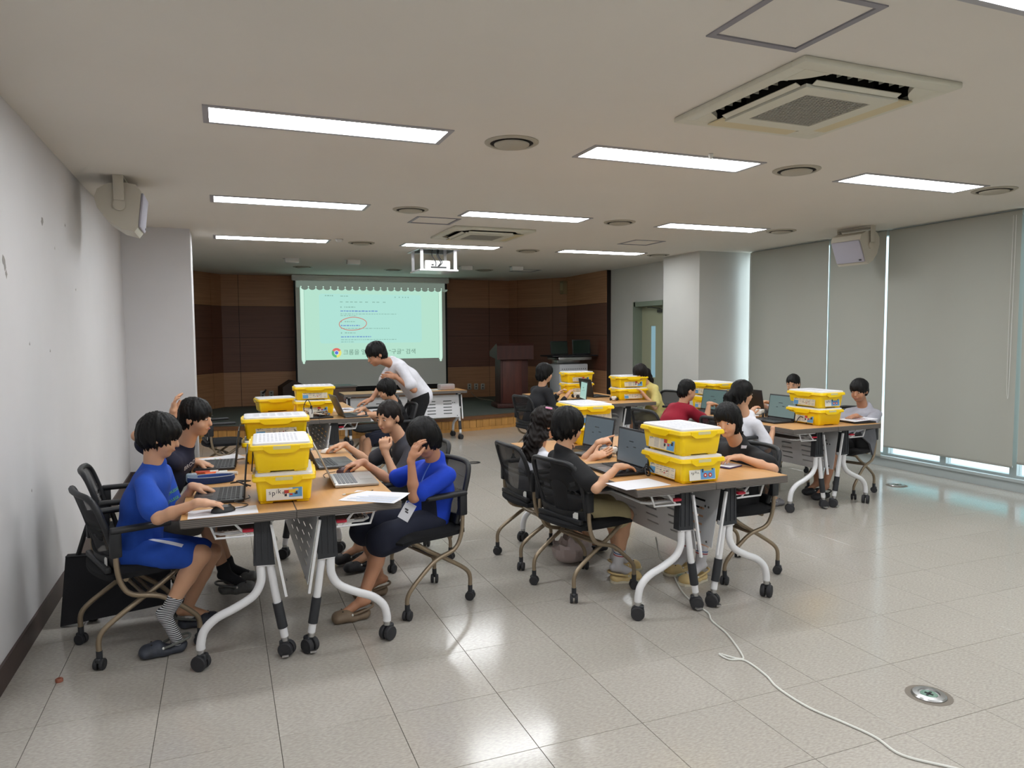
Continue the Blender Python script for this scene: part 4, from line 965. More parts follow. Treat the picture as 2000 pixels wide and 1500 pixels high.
for k in range(5): M().use(LABR if k % 2 else LABT).box((-.06+k*.03, .0, .0285+k*.0012), (.008, .14, .0006), Matrix.Rotation(-.05, 3, 'Y')).obj('print', t, None)
# pencil
t = thing('pencil', 'thin wooden pencil beside the printed worksheet', 'pencil', (.63, 3.73, TZ+.004), .25)
M().use(mat('pencil_wood', (206, 164, 96), .5)).tube([(-.07, 0, 0), (.075, 0, 0)], .0037, 6).obj('shaft', t); M().use(WHITEP).tube([(-.086, 0, 0), (-.07, 0, 0)], .0037, 6).obj('eraser', t); M().use(LABK).tube([(.075, 0, 0), (.087, 0, 0)], [.0036, .0006], 6).obj('tip', t)
# pencil case: open blue pouch
t = thing('pencil_case', 'open blue pencil case between the two left-hand laptops', 'pencil case', (-.08, 4.335, TZ), .03)
NB = mat('blue_fabric', (36, 66, 128), .8, bump=.3, bscale=200)
m = M().use(NB); ry = lambda hx, hy, z: [(hx*math.cos(a)*(1 if abs(math.cos(a)) < .99 else 1), hy*math.sin(a), z) for a in [2*PI*k/20 for k in range(20)]]
loft(m, [ry(.115, .045, .001), ry(.125, .055, .02), ry(.122, .058, .036), ry(.116, .052, .038), ry(.112, .046, .02)], True, True); m.obj('pouch', t)
M().use(mat('zip_grey', (150, 160, 176), .5)).tube([(.119*math.cos(a), .055*math.sin(a), .038) for a in [2*PI*k/24 for k in range(25)]], .003, 6).obj('zip', t)
M().use(mat('clear_pouch', (170, 190, 205), .2, alpha=.6)).rbox((-.10, .03, .03), (.06, .05, .05), .012).obj('side_pocket', t)
for i, (dx, dy, c, lab) in enumerate([(0, 0, (232, 96, 30), 'orange marker lying beyond the blue pencil case'), (-.05, .05, (206, 90, 70), 'red-capped white marker beyond the orange marker'), (.06, -.03, (220, 220, 224), 'white marker next to the orange marker')]):
    t = thing('marker_pen', lab, 'marker', (-.06+dx, 4.58+dy, TZ+.010), .2-.3*i, 'marker pens')
    M().use(mat('marker_%d' % i, c, .4)).tube([(-.06, 0, 0), (.02, 0, 0)], .009, 10).obj('barrel', t); M().use(mat('marker_cap', (216, 214, 210) if i != 1 else (190, 60, 50), .4)).tube([(.02, 0, 0), (.065, 0, 0)], .010, 10).obj('cap', t)
def hub(x, y, rz, lab, k=1.0, mods=True):
    t = thing('robot_kit_hub', lab, 'robot kit', (x, y, TZ), rz, 'robot kit parts')
    M().use(WHITEP).rbox((0, 0, .045*k), (.10*k, .075*k, .035*k), .006).obj('hub', t)
    M().use(LIDW).rbox((0, 0, .018*k), (.11*k, .04*k, .014), .004).obj('beam', t)
    for s in (-1, 1):
        for q in (-1, 1): M().use(RUBBER).lathe([(.018*k, -.007), (.022*k, -.004), (.022*k, .004), (.018*k, .007)], (q*.045*k, s*.05*k, .023*k), 14, 'y').obj('wheel', t)
    M().use(BLACKP).tube([(.05*k, 0, .05*k), (.09*k, .02, .06*k), (.10*k, -.02, .03*k), (.06*k, -.05*k, .02)], .003, 6, smooth_path=5).obj('cable', t)
hub(2.36, 4.18, .3, 'small white robot hub with wheels between the two middle laptops'); hub(4.80, 5.58, .6, 'white robot hub beside the denim-shorts girl\'s laptop', 1.2); hub(4.22, 8.25, .1, 'white and dark robot kit parts right of the pale green laptop', 1.1)
hub(4.45, 7.75, .9, 'small robot kit near the left edge of the yellow stack by the girl in yellow', .8)
# tangle of kit cables and bricks
t = thing('kit_parts_tray', 'open tray tangled with brown and white kit cables in front of the dark laptop', 'robot kit', (.86, 7.40, TZ), .1, 'robot kit parts')
M().use(BLACKP).rbox((0, 0, .008), (.27, .24, .014), .006).obj('tray', t)
rr = random.Random(11)
for c, nm in (((160, 112, 70), 'brown_cable'), ((206, 200, 186), 'white_cable'), ((64, 44, 34), 'dark_cable')):
    mm = M().use(mat('kit_'+nm, c, .6))
    for k in range(4): mm.tube([(rr.uniform(-.12, .12), rr.uniform(-.1, .1), rr.uniform(.02, .07)) for _ in range(5)], .004, 5, smooth_path=4)
    mm.obj(nm, t)
for k in range(6): M().use([WHITEP, LABR, LABY, LABB, LABK, WHITEP][k]).rbox((rr.uniform(-.13, .13), rr.uniform(-.08, .08), .025), (.03, .016, .016), .002, 1).obj('brick', t)
# charger cables beside laptops
for pts, lab in (([(.10, 4.10, .745), (.06, 4.16, .76), (.02, 4.20, .75), (.08, 4.24, .745), (.12, 4.2, .755), (.05, 4.14, .77), (.12, 4.10, .745)], 'black cable loop behind the laptop of the boy in blue'),
                 ([(2.2, 3.56, .745), (2.24, 3.53, .79), (2.26, 3.52, .745), (2.22, 3.5, .75), (2.25, 3.55, .80), (2.27, 3.50, .76)], 'black cable coil between the middle laptop and the yellow boxes'),
                 ([(.14, 4.55, .745), (.145, 4.5, .82), (.15, 4.48, .88), (.16, 4.50, .80), (.17, 4.47, .745)], 'black cable loop standing left of the second yellow stack'),
                 ([(.74, 7.30, .745), (.72, 7.28, .86), (.76, 7.26, .93), (.80, 7.28, .82), (.78, 7.30, .745)], 'dark cable arc in front of the stack near the screen'),
                 ([(4.78, 5.06, .745), (4.80, 5.03, .80), (4.82, 4.98, .77), (4.80, 4.96, .745)], 'black cable loop left of the yellow boxes on the right-hand tables')):
    tag(M().use(BLACKP).tube(pts, .004, 6, smooth_path=5).obj('cable_loop'), lab, 'cable')
t = thing('usb_charger', 'white plug adapter standing on the table in front of the yellow stack near the screen', 'adapter', (.79, 7.30, TZ), 0)
M().use(WHITEP).rbox((0, 0, .05), (.04, .03, .10), .008).obj('body', t); M().use(BLACKP).tube([(0, 0, .10), (.005, 0, .13)], .01, 8).obj('plug', t)
# cup box on the teacher table
t = thing('snack_tub', 'clear plastic tub of snacks on the white-panelled table', 'tub', (3.09, 10.38, TZ), .1)
M().use(mat('clear_tub', (206, 200, 200), .2, alpha=.5)).rbox((0, 0, .045), (.24, .14, .09), .02).obj('tub', t); M().use(mat('snack_red', (150, 84, 70), .8)).rbox((.02, 0, .03), (.18, .10, .05), .015).obj('contents', t)
# notebook on middle tables
t = thing('notebook', 'closed purple-edged notebook by the elbow of the girl in black', 'notebook', (2.83, 3.62, TZ), .35)
M().use(mat('notebook_cover', (70, 60, 110), .6)).rbox((0, 0, .004), (.15, .21, .008), .003).obj('cover', t); M().use(PAPER).rbox((0, -.02, .0095), (.13, .17, .003), .001, 1).obj('page', t)

# ------------------------------------------------------------------ on the floor
def floor_outlet(x, y, r, lab):
    t = thing('floor_outlet', lab, 'floor socket', (x, y, 0), .3, 'round metal floor sockets')
    M().use(mat('floor_grime', (120, 112, 102), .7)).lathe([(r*1.35, .0002), (r*1.35, .0006)], seg=28).obj('worn_ring', t)
    M().use(CHROME).lathe([(r, 0), (r, .004), (r*.92, .010), (r*.62, .012), (r*.58, .006), (r*.5, .006)], seg=36).obj('metal_ring', t)
    M().use(mat('outlet_green', (108, 140, 124), .4)).lathe([(r*.5, .004), (r*.5, .0072)], seg=24).obj('lid', t)
    M().use(BLACKP).bb(-r*.3, r*.3, -.004, .004, .0072, .0095).bb(-.004, .004, -r*.25, r*.25, .0072, .0095).obj('slot', t, None)
floor_outlet(2.756, 2.117, .068, 'round chrome floor socket in the lower right foreground'); floor_outlet(6.30, 5.27, .075, 'round chrome floor socket near the window sill')
t = tag(M().use(BLACKP).tube([(.09*math.cos(a), .05*math.sin(a), .008) for a in [2*PI*k/24 for k in range(25)]], .006, 6).obj('black_ring'), 'small dark ring lying on the floor between the two front groups', 'ring'); t.location = (2.77, 8.22, 0)
t = thing('bottle_cap', 'small brown cap on the floor by the left baseboard', 'cap', (-.731, 3.703, 0), 0); M().use(mat('terracotta_plastic', (150, 90, 70), .5)).lathe([(.016, 0), (.016, .012), (.014, .015)], seg=10).obj('cap', t); M().use(mat('terracotta_plastic2', (130, 76, 58), .5)).lathe([(.006, .015), (.006, .018)], seg=8).obj('nub', t)
pts = [(1292, 1045, .30), (1305, 1100, .01), (1330, 1152, 0), (1358, 1180, 0), (1383, 1197, 0), (1391, 1213, 0), (1420, 1238, 0), (1450, 1280, 0), (1443, 1287, 0), (1405, 1277, 0), (1425, 1288, 0), (1455, 1290, 0), (1495, 1318, 0), (1520, 1344, 0), (1580, 1382, 0), (1650, 1412, 0), (1710, 1440, 0), (1760, 1474, 0), (1850, 1497, 0), (1950, 1520, 0)]
cp = [atz(u, v, z+.005) for u, v, z in pts[1:]]
cp = [at(1281, 1050, 4.0), at(1290, 1090, 3.9)]+cp
tag(M().use(mat('white_cord', (220, 220, 214), .5)).tube(cp, .005, 8, smooth_path=6).obj('extension_cord'), 'white extension cord snaking across the floor from under the middle tables', 'cord')
# black bag against the wall
t = thing('portfolio_bag', 'large flat black bag leaning behind the chair nearest the left wall', 'bag', (-.66, 4.42, 0), 0)
pb = M().use(mat('bag_black', (27, 27, 32), .75, bump=.2, bscale=120))
pl_ = [(-.19, .05), (.34, .10), (.36, .40), (-.15, .425)]
pb.prism([(x, z-.04) for x, z in pl_], -.03, .03, 'y'); pb.obj('body', t, 30)
M().use(mat('bag_black2', (20, 20, 24), .6)).tube([(-.10, .0, .37), (-.02, .02, .60), (.06, .02, .62), (.12, .0, .38)], .012, 8, smooth_path=6).obj('strap', t)
M().use(mat('bag_black2', (20, 20, 24), .6)).tube([(-.15, -.03, .385), (.36, -.03, .36)], .005, 6).obj('zip', t)
# crumpled clear bag under the girl's chair
m = M().use(mat('crumpled_plastic', (186, 170, 166), .35, alpha=.8)); m.ball((0, 0, .09), (.14, .10, .09), 22, 12)
rr = random.Random(2); m.v = [tuple(Vector(v)*(1+.16*math.sin(v[0]*70+v[2]*40)*math.cos(v[1]*60)) if True else v for v in [v])[0] for v in m.v]; m.v = [(v[0], v[1], max(.002, v[2])) for v in m.v]
o = m.obj('plastic_bag', None, 20); o.location = (2.16, 4.33, 0); tag(o, 'crumpled pale plastic bag under the curly-haired girl\'s chair', 'bag')
M().use(mat('snack_red', (150, 84, 70), .8)).rbox((0, 0, .06), (.12, .08, .06), .02).obj('contents', o)
# ================================================================== PEOPLE: smooth distance-field bodies turned into one surface each
class Field:
    def __init__(s, h): s.h = h; s.p = []
    def cone(s, a, b, ra, rb, k=.02, flat=None):       # flat=(axis, factor): section wider by factor along axis
        s.p.append(('c', np.array(a, float), np.array(b, float), ra, rb, k, flat)); return s
    def ell(s, c, r, k=.015, R=None, sub=False): s.p.append(('e', np.array(c, float), np.array(r, float), R, None, k, sub)); return s
    def bounds(s):
        lo = np.full(3, 1e9); hi = -lo
        for p in s.p:
            if p[0] == 'c':
                m = max(p[3], p[4])*(p[6][1] if p[6] else 1)
                for q in (p[1], p[2]): lo = np.minimum(lo, q-m); hi = np.maximum(hi, q+m)
            elif not p[6]: m = p[2].max(); lo = np.minimum(lo, p[1]-m); hi = np.maximum(hi, p[1]+m)
        return lo-.02, hi+.02
    def mesh(s, name, material, disp=None, parent=None):
        h = s.h; lo, hi = s.bounds(); n = np.ceil((hi-lo)/h).astype(int)+2
        g = np.full(n, .06, np.float32)
        for p in s.p:
            k = p[5]; sub = p[0] == 'e' and p[6]
            if p[0] == 'c': m = max(p[3], p[4])*(p[6][1] if p[6] else 1)+k+2.5*h; l0 = np.minimum(p[1], p[2])-m; h0 = np.maximum(p[1], p[2])+m
            else: m = p[2].max()+k+2.5*h; l0 = p[1]-m; h0 = p[1]+m
            i0 = np.clip(((l0-lo)/h).astype(int), 0, n-1); i1 = np.clip(((h0-lo)/h).astype(int)+2, 1, n)
            if (i1 <= i0).any(): continue
            X = (lo[0]+np.arange(i0[0], i1[0])*h)[:, None, None].astype(np.float32); Yy = (lo[1]+np.arange(i0[1], i1[1])*h)[None, :, None].astype(np.float32); Z = (lo[2]+np.arange(i0[2], i1[2])*h)[None, None, :].astype(np.float32)
            if p[0] == 'c':
                _, a, b, ra, rb, k, flat = p
                A = a; B = b-a; px, py, pz = X-a[0], Yy-a[1], Z-a[2]
                if flat:
                    ax = np.array(flat[0], float); ax /= np.linalg.norm(ax); q = 1-1/flat[1]
                    d = px*ax[0]+py*ax[1]+pz*ax[2]; px = px-q*d*ax[0]; py = py-q*d*ax[1]; pz = pz-q*d*ax[2]
                    db = B@ax; B = B-q*db*ax
                L2 = max(B@B, 1e-9); t = np.clip((px*B[0]+py*B[1]+pz*B[2])/L2, 0, 1)
                dd = np.sqrt((px-t*B[0])**2+(py-t*B[1])**2+(pz-t*B[2])**2)-(ra+(rb-ra)*t)
            else:
                _, c, r, R, _n, k, _s = p
                px, py, pz = X-c[0], Yy-c[1], Z-c[2]
                if R is not None:
                    Rt = np.array(R)  # columns are local axes
                    px, py, pz = px*Rt[0, 0]+py*Rt[1, 0]+pz*Rt[2, 0], px*Rt[0, 1]+py*Rt[1, 1]+pz*Rt[2, 1], px*Rt[0, 2]+py*Rt[1, 2]+pz*Rt[2, 2]
                k0 = np.sqrt((px/r[0])**2+(py/r[1])**2+(pz/r[2])**2)+1e-6; k1 = np.sqrt((px/r[0]**2)**2+(py/r[1]**2)**2+(pz/r[2]**2)**2)+1e-6
                dd = k0*(k0-1)/k1
            sl = tuple(slice(i0[q], i1[q]) for q in range(3)); G = g[sl]
            if sub: dd = -dd; hh = np.maximum(k-np.abs(G-dd), 0)/k; g[sl] = np.maximum(G, dd)+hh*hh*k*.25
            else: hh = np.maximum(k-np.abs(G-dd), 0)/k; g[sl] = np.minimum(G, dd)-hh*hh*k*.25
        if disp is not None:
            X = (lo[0]+np.arange(n[0])*h)[:, None, None]; Yy = (lo[1]+np.arange(n[1])*h)[None, :, None]; Z = (lo[2]+np.arange(n[2])*h)[None, None, :]
            g += disp(X, Yy, Z).astype(np.float32)
        g[0], g[-1], g[:, 0], g[:, -1], g[:, :, 0], g[:, :, -1] = (.05,)*6
        V, F = nets(g, lo, h)
        me = bpy.data.meshes.new(name); me.vertices.add(len(V)); me.vertices.foreach_set('co', V.ravel().astype(np.float32))
        me.loops.add(len(F)*4); me.polygons.add(len(F)); me.loops.foreach_set('vertex_index', F.ravel().astype(np.int32))
        me.polygons.foreach_set('loop_start', np.arange(0, len(F)*4, 4, dtype=np.int32)); me.polygons.foreach_set('loop_total', np.full(len(F), 4, np.int32))
        me.polygons.foreach_set('use_smooth', np.ones(len(F), bool)); me.update(calc_edges=True); me.validate(); me.materials.append(material)
        return link(name, me, parent)
def nets(g, lo, h):
    s = g < 0; nx, ny, nz = g.shape
    c = s[:-1, :-1, :-1].astype(np.int8)
    for dx in (0, 1):
        for dy in (0, 1):
            for dz in (0, 1):
                if dx+dy+dz: c = c + s[dx:nx-1+dx, dy:ny-1+dy, dz:nz-1+dz]
    act = (c > 0) & (c < 8); idx = np.full(act.shape, -1, np.int64); I = np.argwhere(act); idx[act] = np.arange(len(I))
    acc = np.zeros((len(I), 3)); cnt = np.zeros(len(I)); cor = [(a, b, d) for a in (0, 1) for b in (0, 1) for d in (0, 1)]
    for a in cor:
        for ax in range(3):
            if a[ax]: continue
            b = list(a); b[ax] = 1
            ga = g[I[:, 0]+a[0], I[:, 1]+a[1], I[:, 2]+a[2]]; gb = g[I[:, 0]+b[0], I[:, 1]+b[1], I[:, 2]+b[2]]
            m = (ga < 0) != (gb < 0); t = np.where(m, ga/np.where(m, ga-gb, 1), 0)
            p = np.tile(np.array(a, float), (len(I), 1)); p[:, ax] += t; acc += p*m[:, None]; cnt += m
    V = lo+(I+acc/cnt[:, None])*h; Fs = []
    for ax in range(3):
        o1, o2 = [(1, 2), (2, 0), (0, 1)][ax]
        sa = [slice(1, -1)]*3; sb = [slice(1, -1)]*3; sa[ax] = slice(0, -1); sb[ax] = slice(1, None)
        A = s[tuple(sa)]; B = s[tuple(sb)]; E = np.argwhere(A != B)
        if not len(E): continue
        base = E+1; base[:, ax] -= 1; flip = A[tuple(E.T)]
        def at_(d1, d2): q = base.copy(); q[:, o1] -= d1; q[:, o2] -= d2; return idx[q[:, 0], q[:, 1], q[:, 2]]
        Q = np.stack([at_(1, 1), at_(0, 1), at_(0, 0), at_(1, 0)], 1); Q[~flip] = Q[~flip][:, ::-1]; Fs.append(Q)
    return V, np.concatenate(Fs)
def folds(amp, f=28, seed=0, dirn=(1, .4, .7)):
    r = random.Random(seed); ph = [r.uniform(0, 6) for _ in range(6)]
    def d(X, Y, Z):
        w = np.sin(X*11+ph[0])*.8+np.sin(Z*9+Y*7+ph[1])*.9
        return amp*(np.sin((X*dirn[0]+Y*dirn[1]+Z*dirn[2])*f+w*1.6+ph[2])*.6+np.sin((X*-.5+Y*.8+Z*.6)*f*.7+w+ph[3])*.5)
    return d
def SKINM(rgb, nm): 
    m = mat('skin_'+nm, rgb, .5, noise_amt=.03, nscale=12); b = m.node_tree.nodes['Principled BSDF']
    b.inputs['Subsurface Weight'].default_value = .08; b.inputs['Subsurface Radius'].default_value = (.5, .2, .1); b.inputs['Subsurface Scale'].default_value = .02; return m
SKIN = SKINM((208, 160, 128), 'light'); SKIN2 = SKINM((186, 134, 104), 'warm')
HAIR = mat('black_hair', (13, 12, 12), .55, spec=.25, bump=.5, bscale=130, stretch=(1, 1, .15)); HAIRB = mat('brown_black_hair', (24, 18, 16), .55, spec=.25, bump=.5, bscale=130, stretch=(1, 1, .15))
def V3(v): return np.array(v, float)
def unit(v): v = V3(v); return v/np.linalg.norm(v)
def ik(a, t, l1, l2, hint):
    a = V3(a); t = V3(t); d = t-a; L = np.linalg.norm(d); L_ = min(L, (l1+l2)*.995); d = d/L; t = a+d*L_
    x = (l1*l1-l2*l2+L_*L_)/(2*L_); hgt = math.sqrt(max(l1*l1-x*x, 0)); hv = V3(hint); hv = hv-d*(hv@d); hv /= np.linalg.norm(hv)
    return a+d*x+hv*hgt, t
FING = {'rest': (.30, .45, .30), 'mouse': (.18, .40, .25), 'type': (.25, .75, .45), 'fist': (1.0, 1.5, 1.0), 'open': (.05, .12, .10), 'point': (1.1, 1.5, .9)}
def hand(F, w, d, nrm, mode, s, thumb):
    """w wrist, d fingers direction, nrm palm facing, thumb = +-1 side"""
    d = unit(d); n = V3(nrm); n = unit(n-d*(n@d)); lat = np.cross(d, n)*thumb
    F.cone(w-d*.01*s, w+d*.03*s, .019*s, .021*s, .012, (lat, 1.35)); F.cone(w+d*.030*s, w+d*.068*s, .0165*s, .0150*s, .012, (lat, 2.0))
    c = FING[mode]; W_ = .0182*s
    for i in range(4):
        o = (1.5-i)*W_; L = (.066, .074, .069, .053)[i]*s; r = (.0086, .0088, .0084, .0076)[i]*s
        p = w+d*(.076-.003*abs(i-1.2))*s+lat*o; dirr = unit(d+lat*(1.5-i)*.07)
        cc = (.03, .05, .05) if mode == 'point' and i == 0 else c
        if mode == 'open': cc = (.05+.05*i, .12, .1)
        a = 0; F.cone(w+d*.045*s+lat*o*.8, p, r*1.05, r*1.02, .006)
        for q, f in enumerate((.45, .32, .23)):
            a += cc[q]; e = p+(dirr*math.cos(a)+n*math.sin(a))*L*f; F.cone(p, e, r*(1-.06*q), r*(1-.06*(q+1)), .0035); p = e
    b0 = w+d*.018*s+lat*.018*s+n*.004*s; b1 = b0+unit(lat*.75+d*.75+n*.25)*.036*s; b2 = b1+unit(lat*(.15 if mode != 'open' else .6)+d*.9+n*.35)*.028*s; b3 = b2+unit(d*.9+n*.35-lat*.12)*.022*s
    F.cone(b0, b1, .0135*s, .0105*s, .008); F.cone(b1, b2, .0103*s, .0092*s, .004); F.cone(b2, b3, .0090*s, .0078*s, .004)
    return
def frame_dir(yaw, pitch=0, roll=0): return (Matrix.Rotation(yaw, 3, 'Z') @ Matrix.Rotation(-pitch, 3, 'Y') @ Matrix.Rotation(roll, 3, 'X'))
EYEM = mat('eye_dark', (24, 18, 16), .25); LIPM = mat('lips', (170, 104, 92), .5); BROWM = mat('eyebrow', (40, 30, 28), .8); EYEW = mat('eye_white', (214, 206, 200), .4)
def person(label, pel, neck, head, yaw, hy=None, hp=0., hr=0., s=1., L=None, R=None, legs=None, shirt=None, pants=None, hair='short', skin=SKIN, h=.006, socks=None, shoes=None, shw=.150, extra=None, standing=False, sleeve=.74, cloth_h=None, fold=.0055, hairm=None, thigh=.345, shin=.35, girth=1., shorts_end=.80):
    """joints in metres; yaw = body heading; L/R = dict(hand, hint, fdir, palm, mode)"""
    pel, neck, head = V3(pel), V3(neck), V3(head); hy = yaw if hy is None else hy
    base = V3((pel[0], pel[1], 0)); cat = 'person'
    t = bpy.data.objects.new('person', None); COL.objects.link(t); t.location = tuple(base); tag(t, label, cat); t['group'] = 'people at the tables'; t.empty_display_size = .1
    fwd = V3((math.cos(yaw), math.sin(yaw), 0)); lat = V3((-math.sin(yaw), math.cos(yaw), 0)); up = V3((0, 0, 1))
    B = Field(h); spine = neck-pel; sd = unit(spine); mid = pel+spine*.52-fwd*.012*s
    shc = neck-sd*.055*s
    # torso
    B.cone(pel, mid, .088*s*girth, .078*s*girth, .03, (lat, 1.35)); B.cone(mid, shc-sd*.03*s, .078*s*girth, .076*s, .03, (lat, 1.5)); B.cone(shc-lat*shw*.72*s, shc+lat*shw*.72*s, .040*s, .040*s, .03)
    Rh = np.array(frame_dir(hy, hp, hr)); H = lambda x, y, z: head+Rh@V3((x, y, z))*s
    B.cone(neck-sd*.03*s, H(-.012, 0, -.055), .052*s, .045*s, .025)
    B.ell(H(-.006, 0, .022), V3((.088, .071, .082))*s, .01, Rh); B.ell(H(.026, 0, -.030), V3((.056, .052, .068))*s, .02, Rh); B.ell(H(.052, 0, -.078), V3((.024, .024, .018))*s, .02, Rh)
    for q in (-1, 1): B.ell(H(.048, q*.030, -.035), V3((.026, .024, .026))*s, .018, Rh); B.ell(H(-.008, q*.070, -.010), V3((.016, .007, .026))*s, .006, Rh)
    B.cone(H(.083, 0, .004), H(.094, 0, -.026), .0065*s, .0105*s, .010); B.ell(H(.080, 0, -.052), V3((.009, .018, .010))*s, .010, Rh)
    for q in (-1, 1): B.ell(H(.090, q*.030, .004), V3((.012, .013, .008))*s, .008, Rh, True)
    ua, fa = .245*s, .215*s; AR = {}
    for nm, sg, A in (('L', 1, L), ('R', -1, R)):
        sh = shc+lat*sg*shw*s
        if A is None: A = dict(hand=pel+fwd*.27*s+lat*sg*.12*s+up*.10*s, hint=(-fwd[0], -fwd[1], -.5))
        hd = V3(A['hand']); el, wr = ik(sh, hd, ua, fa, A.get('hint', (-fwd[0], -fwd[1], -.8)))
        if 'sh' in A: sh = V3(A['sh'])
        AR[nm] = (sh, el, wr)
        B.cone(sh, el, .036*s, .029*s, .02); B.cone(el, el+(wr-el)*.35, .029*s, .0305*s, .012); B.cone(el+(wr-el)*.35, wr, .0305*s, .0195*s, .012, )
        hand(B, wr, A.get('fdir', wr-el), A.get('palm', (0, 0, -1)), A.get('mode', 'rest'), s*.98, A.get('thumb', -sg))
    LG = {}; legs = legs or {}
    for nm, sg in (('L', 1), ('R', -1)):
        hip = pel+lat*sg*.082*s-up*.01; g_ = legs.get(nm, {})
        ank = V3(g_['ank']) if 'ank' in g_ else pel*V3((1, 1, 0))+fwd*.40*s+lat*sg*.10*s+up*.10
        kn, ank = ik(hip, ank, thigh*s, shin*s, g_.get('hint', (fwd[0], fwd[1], 1.2)))
        toe = V3(g_.get('toe', ank+fwd*.13*s-up*.055)); LG[nm] = (hip, kn, ank, toe)
        B.cone(hip, kn, .074*s, .048*s, .025); B.cone(kn, kn+(ank-kn)*.35-fwd*.006, .047*s, .045*s, .015); B.cone(kn+(ank-kn)*.35-fwd*.006, ank, .045*s, .028*s, .015)
        B.cone(ank-up*.0, toe, .028*s, .022*s, .015); B.cone(ank, ank+(ank-toe)*.25-up*.02*s, .026*s, .024*s, .015)
    B.mesh('body', skin, None, t)
    for q in (-1, 1):
        E = M(); E.use(EYEW).ball(tuple(H(.0775, q*.030, .004)), (.0055*s, .0105*s, .0038*s), 10, 6, Matrix(Rh.tolist())); E.use(EYEM).ball(tuple(H(.0806, q*.030, .0035)), (.004*s, .0055*s, .0040*s), 10, 6, Matrix(Rh.tolist())); E.obj('eye', t)
        M().use(BROWM).ball(tuple(H(.083, q*.030, .022)), (.004*s, .016*s, .0028*s), 8, 5, Matrix(Rh.tolist())).obj('eyebrow', t)
    M().use(LIPM).ball(tuple(H(.0865, 0, -.052)), (.005*s, .017*s, .0052*s), 10, 6, Matrix(Rh.tolist())).obj('lips', t)
    # hair
    hh = h if h < .007 else .0075; F = Field(min(hh, .0065)); hm = hairm or HAIR
    if hair in ('short', 'bowl', 'crop', 'girl', 'curly', 'pony'):
        k = {'short': 0, 'bowl': .003, 'crop': -.008, 'girl': .004, 'curly': .012, 'pony': 0}[hair]
        F.ell(H(-.012, 0, .036), V3((.100+k, .084+k, .088+k*.6))*s, .01, Rh)
        if hair == 'bowl': F.ell(H(-.022, 0, -.002), V3((.089, .081, .078))*s, .02, Rh); F.ell(H(.038, 0, .045), V3((.058, .070, .042))*s, .02, Rh)
        if hair in ('short', 'crop'): F.ell(H(-.045, 0, -.02), V3((.058, .068, .060))*s, .02, Rh)
        if hair in ('girl', 'pony'): F.ell(H(-.030, 0, -.015), V3((.078, .082, .085))*s, .02, Rh)
        if hair == 'pony':
            F.cone(H(-.09, 0, .02), H(-.13, 0, -.05), .032*s, .038*s, .015); F.cone(H(-.13, 0, -.05), H(-.125, 0, -.17), .038*s, .034*s, .02); F.cone(H(-.125, 0, -.17), H(-.10, 0, -.27), .034*s, .012*s, .02)
        if hair == 'curly':
            for a, b_, c, r in ((-.06, .0, -.06, .07), (-.075, .03, -.13, .062), (-.075, -.03, -.13, .062), (-.08, .0, -.20, .066), (-.07, .04, -.25, .045), (-.07, -.04, -.25, .045), (-.03, .075, -.08, .035), (-.03, -.075, -.08, .035)): F.ell(H(a, b_, c), V3((r, r, r*1.1))*s, .02)
        # clear the face, keep a fringe
        fz = {'bowl': -.058, 'short': -.055, 'crop': -.040, 'girl': -.055, 'curly': -.05, 'pony': -.05}[hair]
        F.ell(H(.098, 0, fz), V3((.062, .066, .074))*s, .008, Rh, True)
        if hair in ('short', 'crop'):
            for q in (-1, 1): F.ell(H(.0, q*.095, -.032), V3((.034, .030, .036))*s, .006, Rh, True)
        F.ell(H(-.02, 0, -.135), V3((.085, .06, .05))*s, .01, Rh, True) if hair in ('short', 'crop') else None
    hx = head.copy()
    def strands(X, Y, Z):
        px, py, pz = X-hx[0], Y-hx[1], Z-hx[2]; a = np.arctan2(py, px)
        if hair == 'curly': return .006*np.sin(Z*120+np.sin(a*9)*2)*np.sin(a*14+Z*40)
        w = np.sin(a*5+Z*21)+.8*np.sin(a*11-Z*33+1.3); lowz = 1+2.2*np.clip((-pz-.0)/.06, 0, 1)
        return (.0020*np.sin(a*27+w*1.7+Z*14)+.0014*np.sin(a*52-w*2.3+X*20)+.0022*np.sin(a*7+w+pz*30))*s*lowz
    F.mesh('hair', hm, strands, t)
    # clothes
    ch = cloth_h or max(h, .006)
    if shirt:
        S = Field(ch); e = .019*s
        S.cone(pel-sd*.02*s+up*0, mid, .100*s*girth+e, .084*s*girth+e, .03, (lat, 1.38)); S.cone(mid, shc-sd*.035*s, .084*s*girth+e, .078*s+e*.8, .03, (lat, 1.48)); S.cone(shc-lat*shw*.70*s, shc+lat*shw*.72*s, .041*s+e*.7, .041*s+e*.7, .035)
        S.cone(shc, neck+sd*.016*s, .072*s, .054*s, .035)
        for nm in 'LR':
            sh, el, wr = AR[nm]
            if shirt.get('long'): S.cone(sh, el, .046*s+e*.5, .040*s+e*.3, .02); S.cone(el, el+(wr-el)*.9, .040*s+e*.3, .028*s+e*.2, .012)
            else: S.cone(sh, sh+(el-sh)*sleeve, .038*s+e*.5, .045*s+e*.8, .02)
        so = S.mesh('shirt', shirt['mat'], folds(fold, 34, len(label)), t)
        if shirt.get('label'): so['label'] = shirt['label']
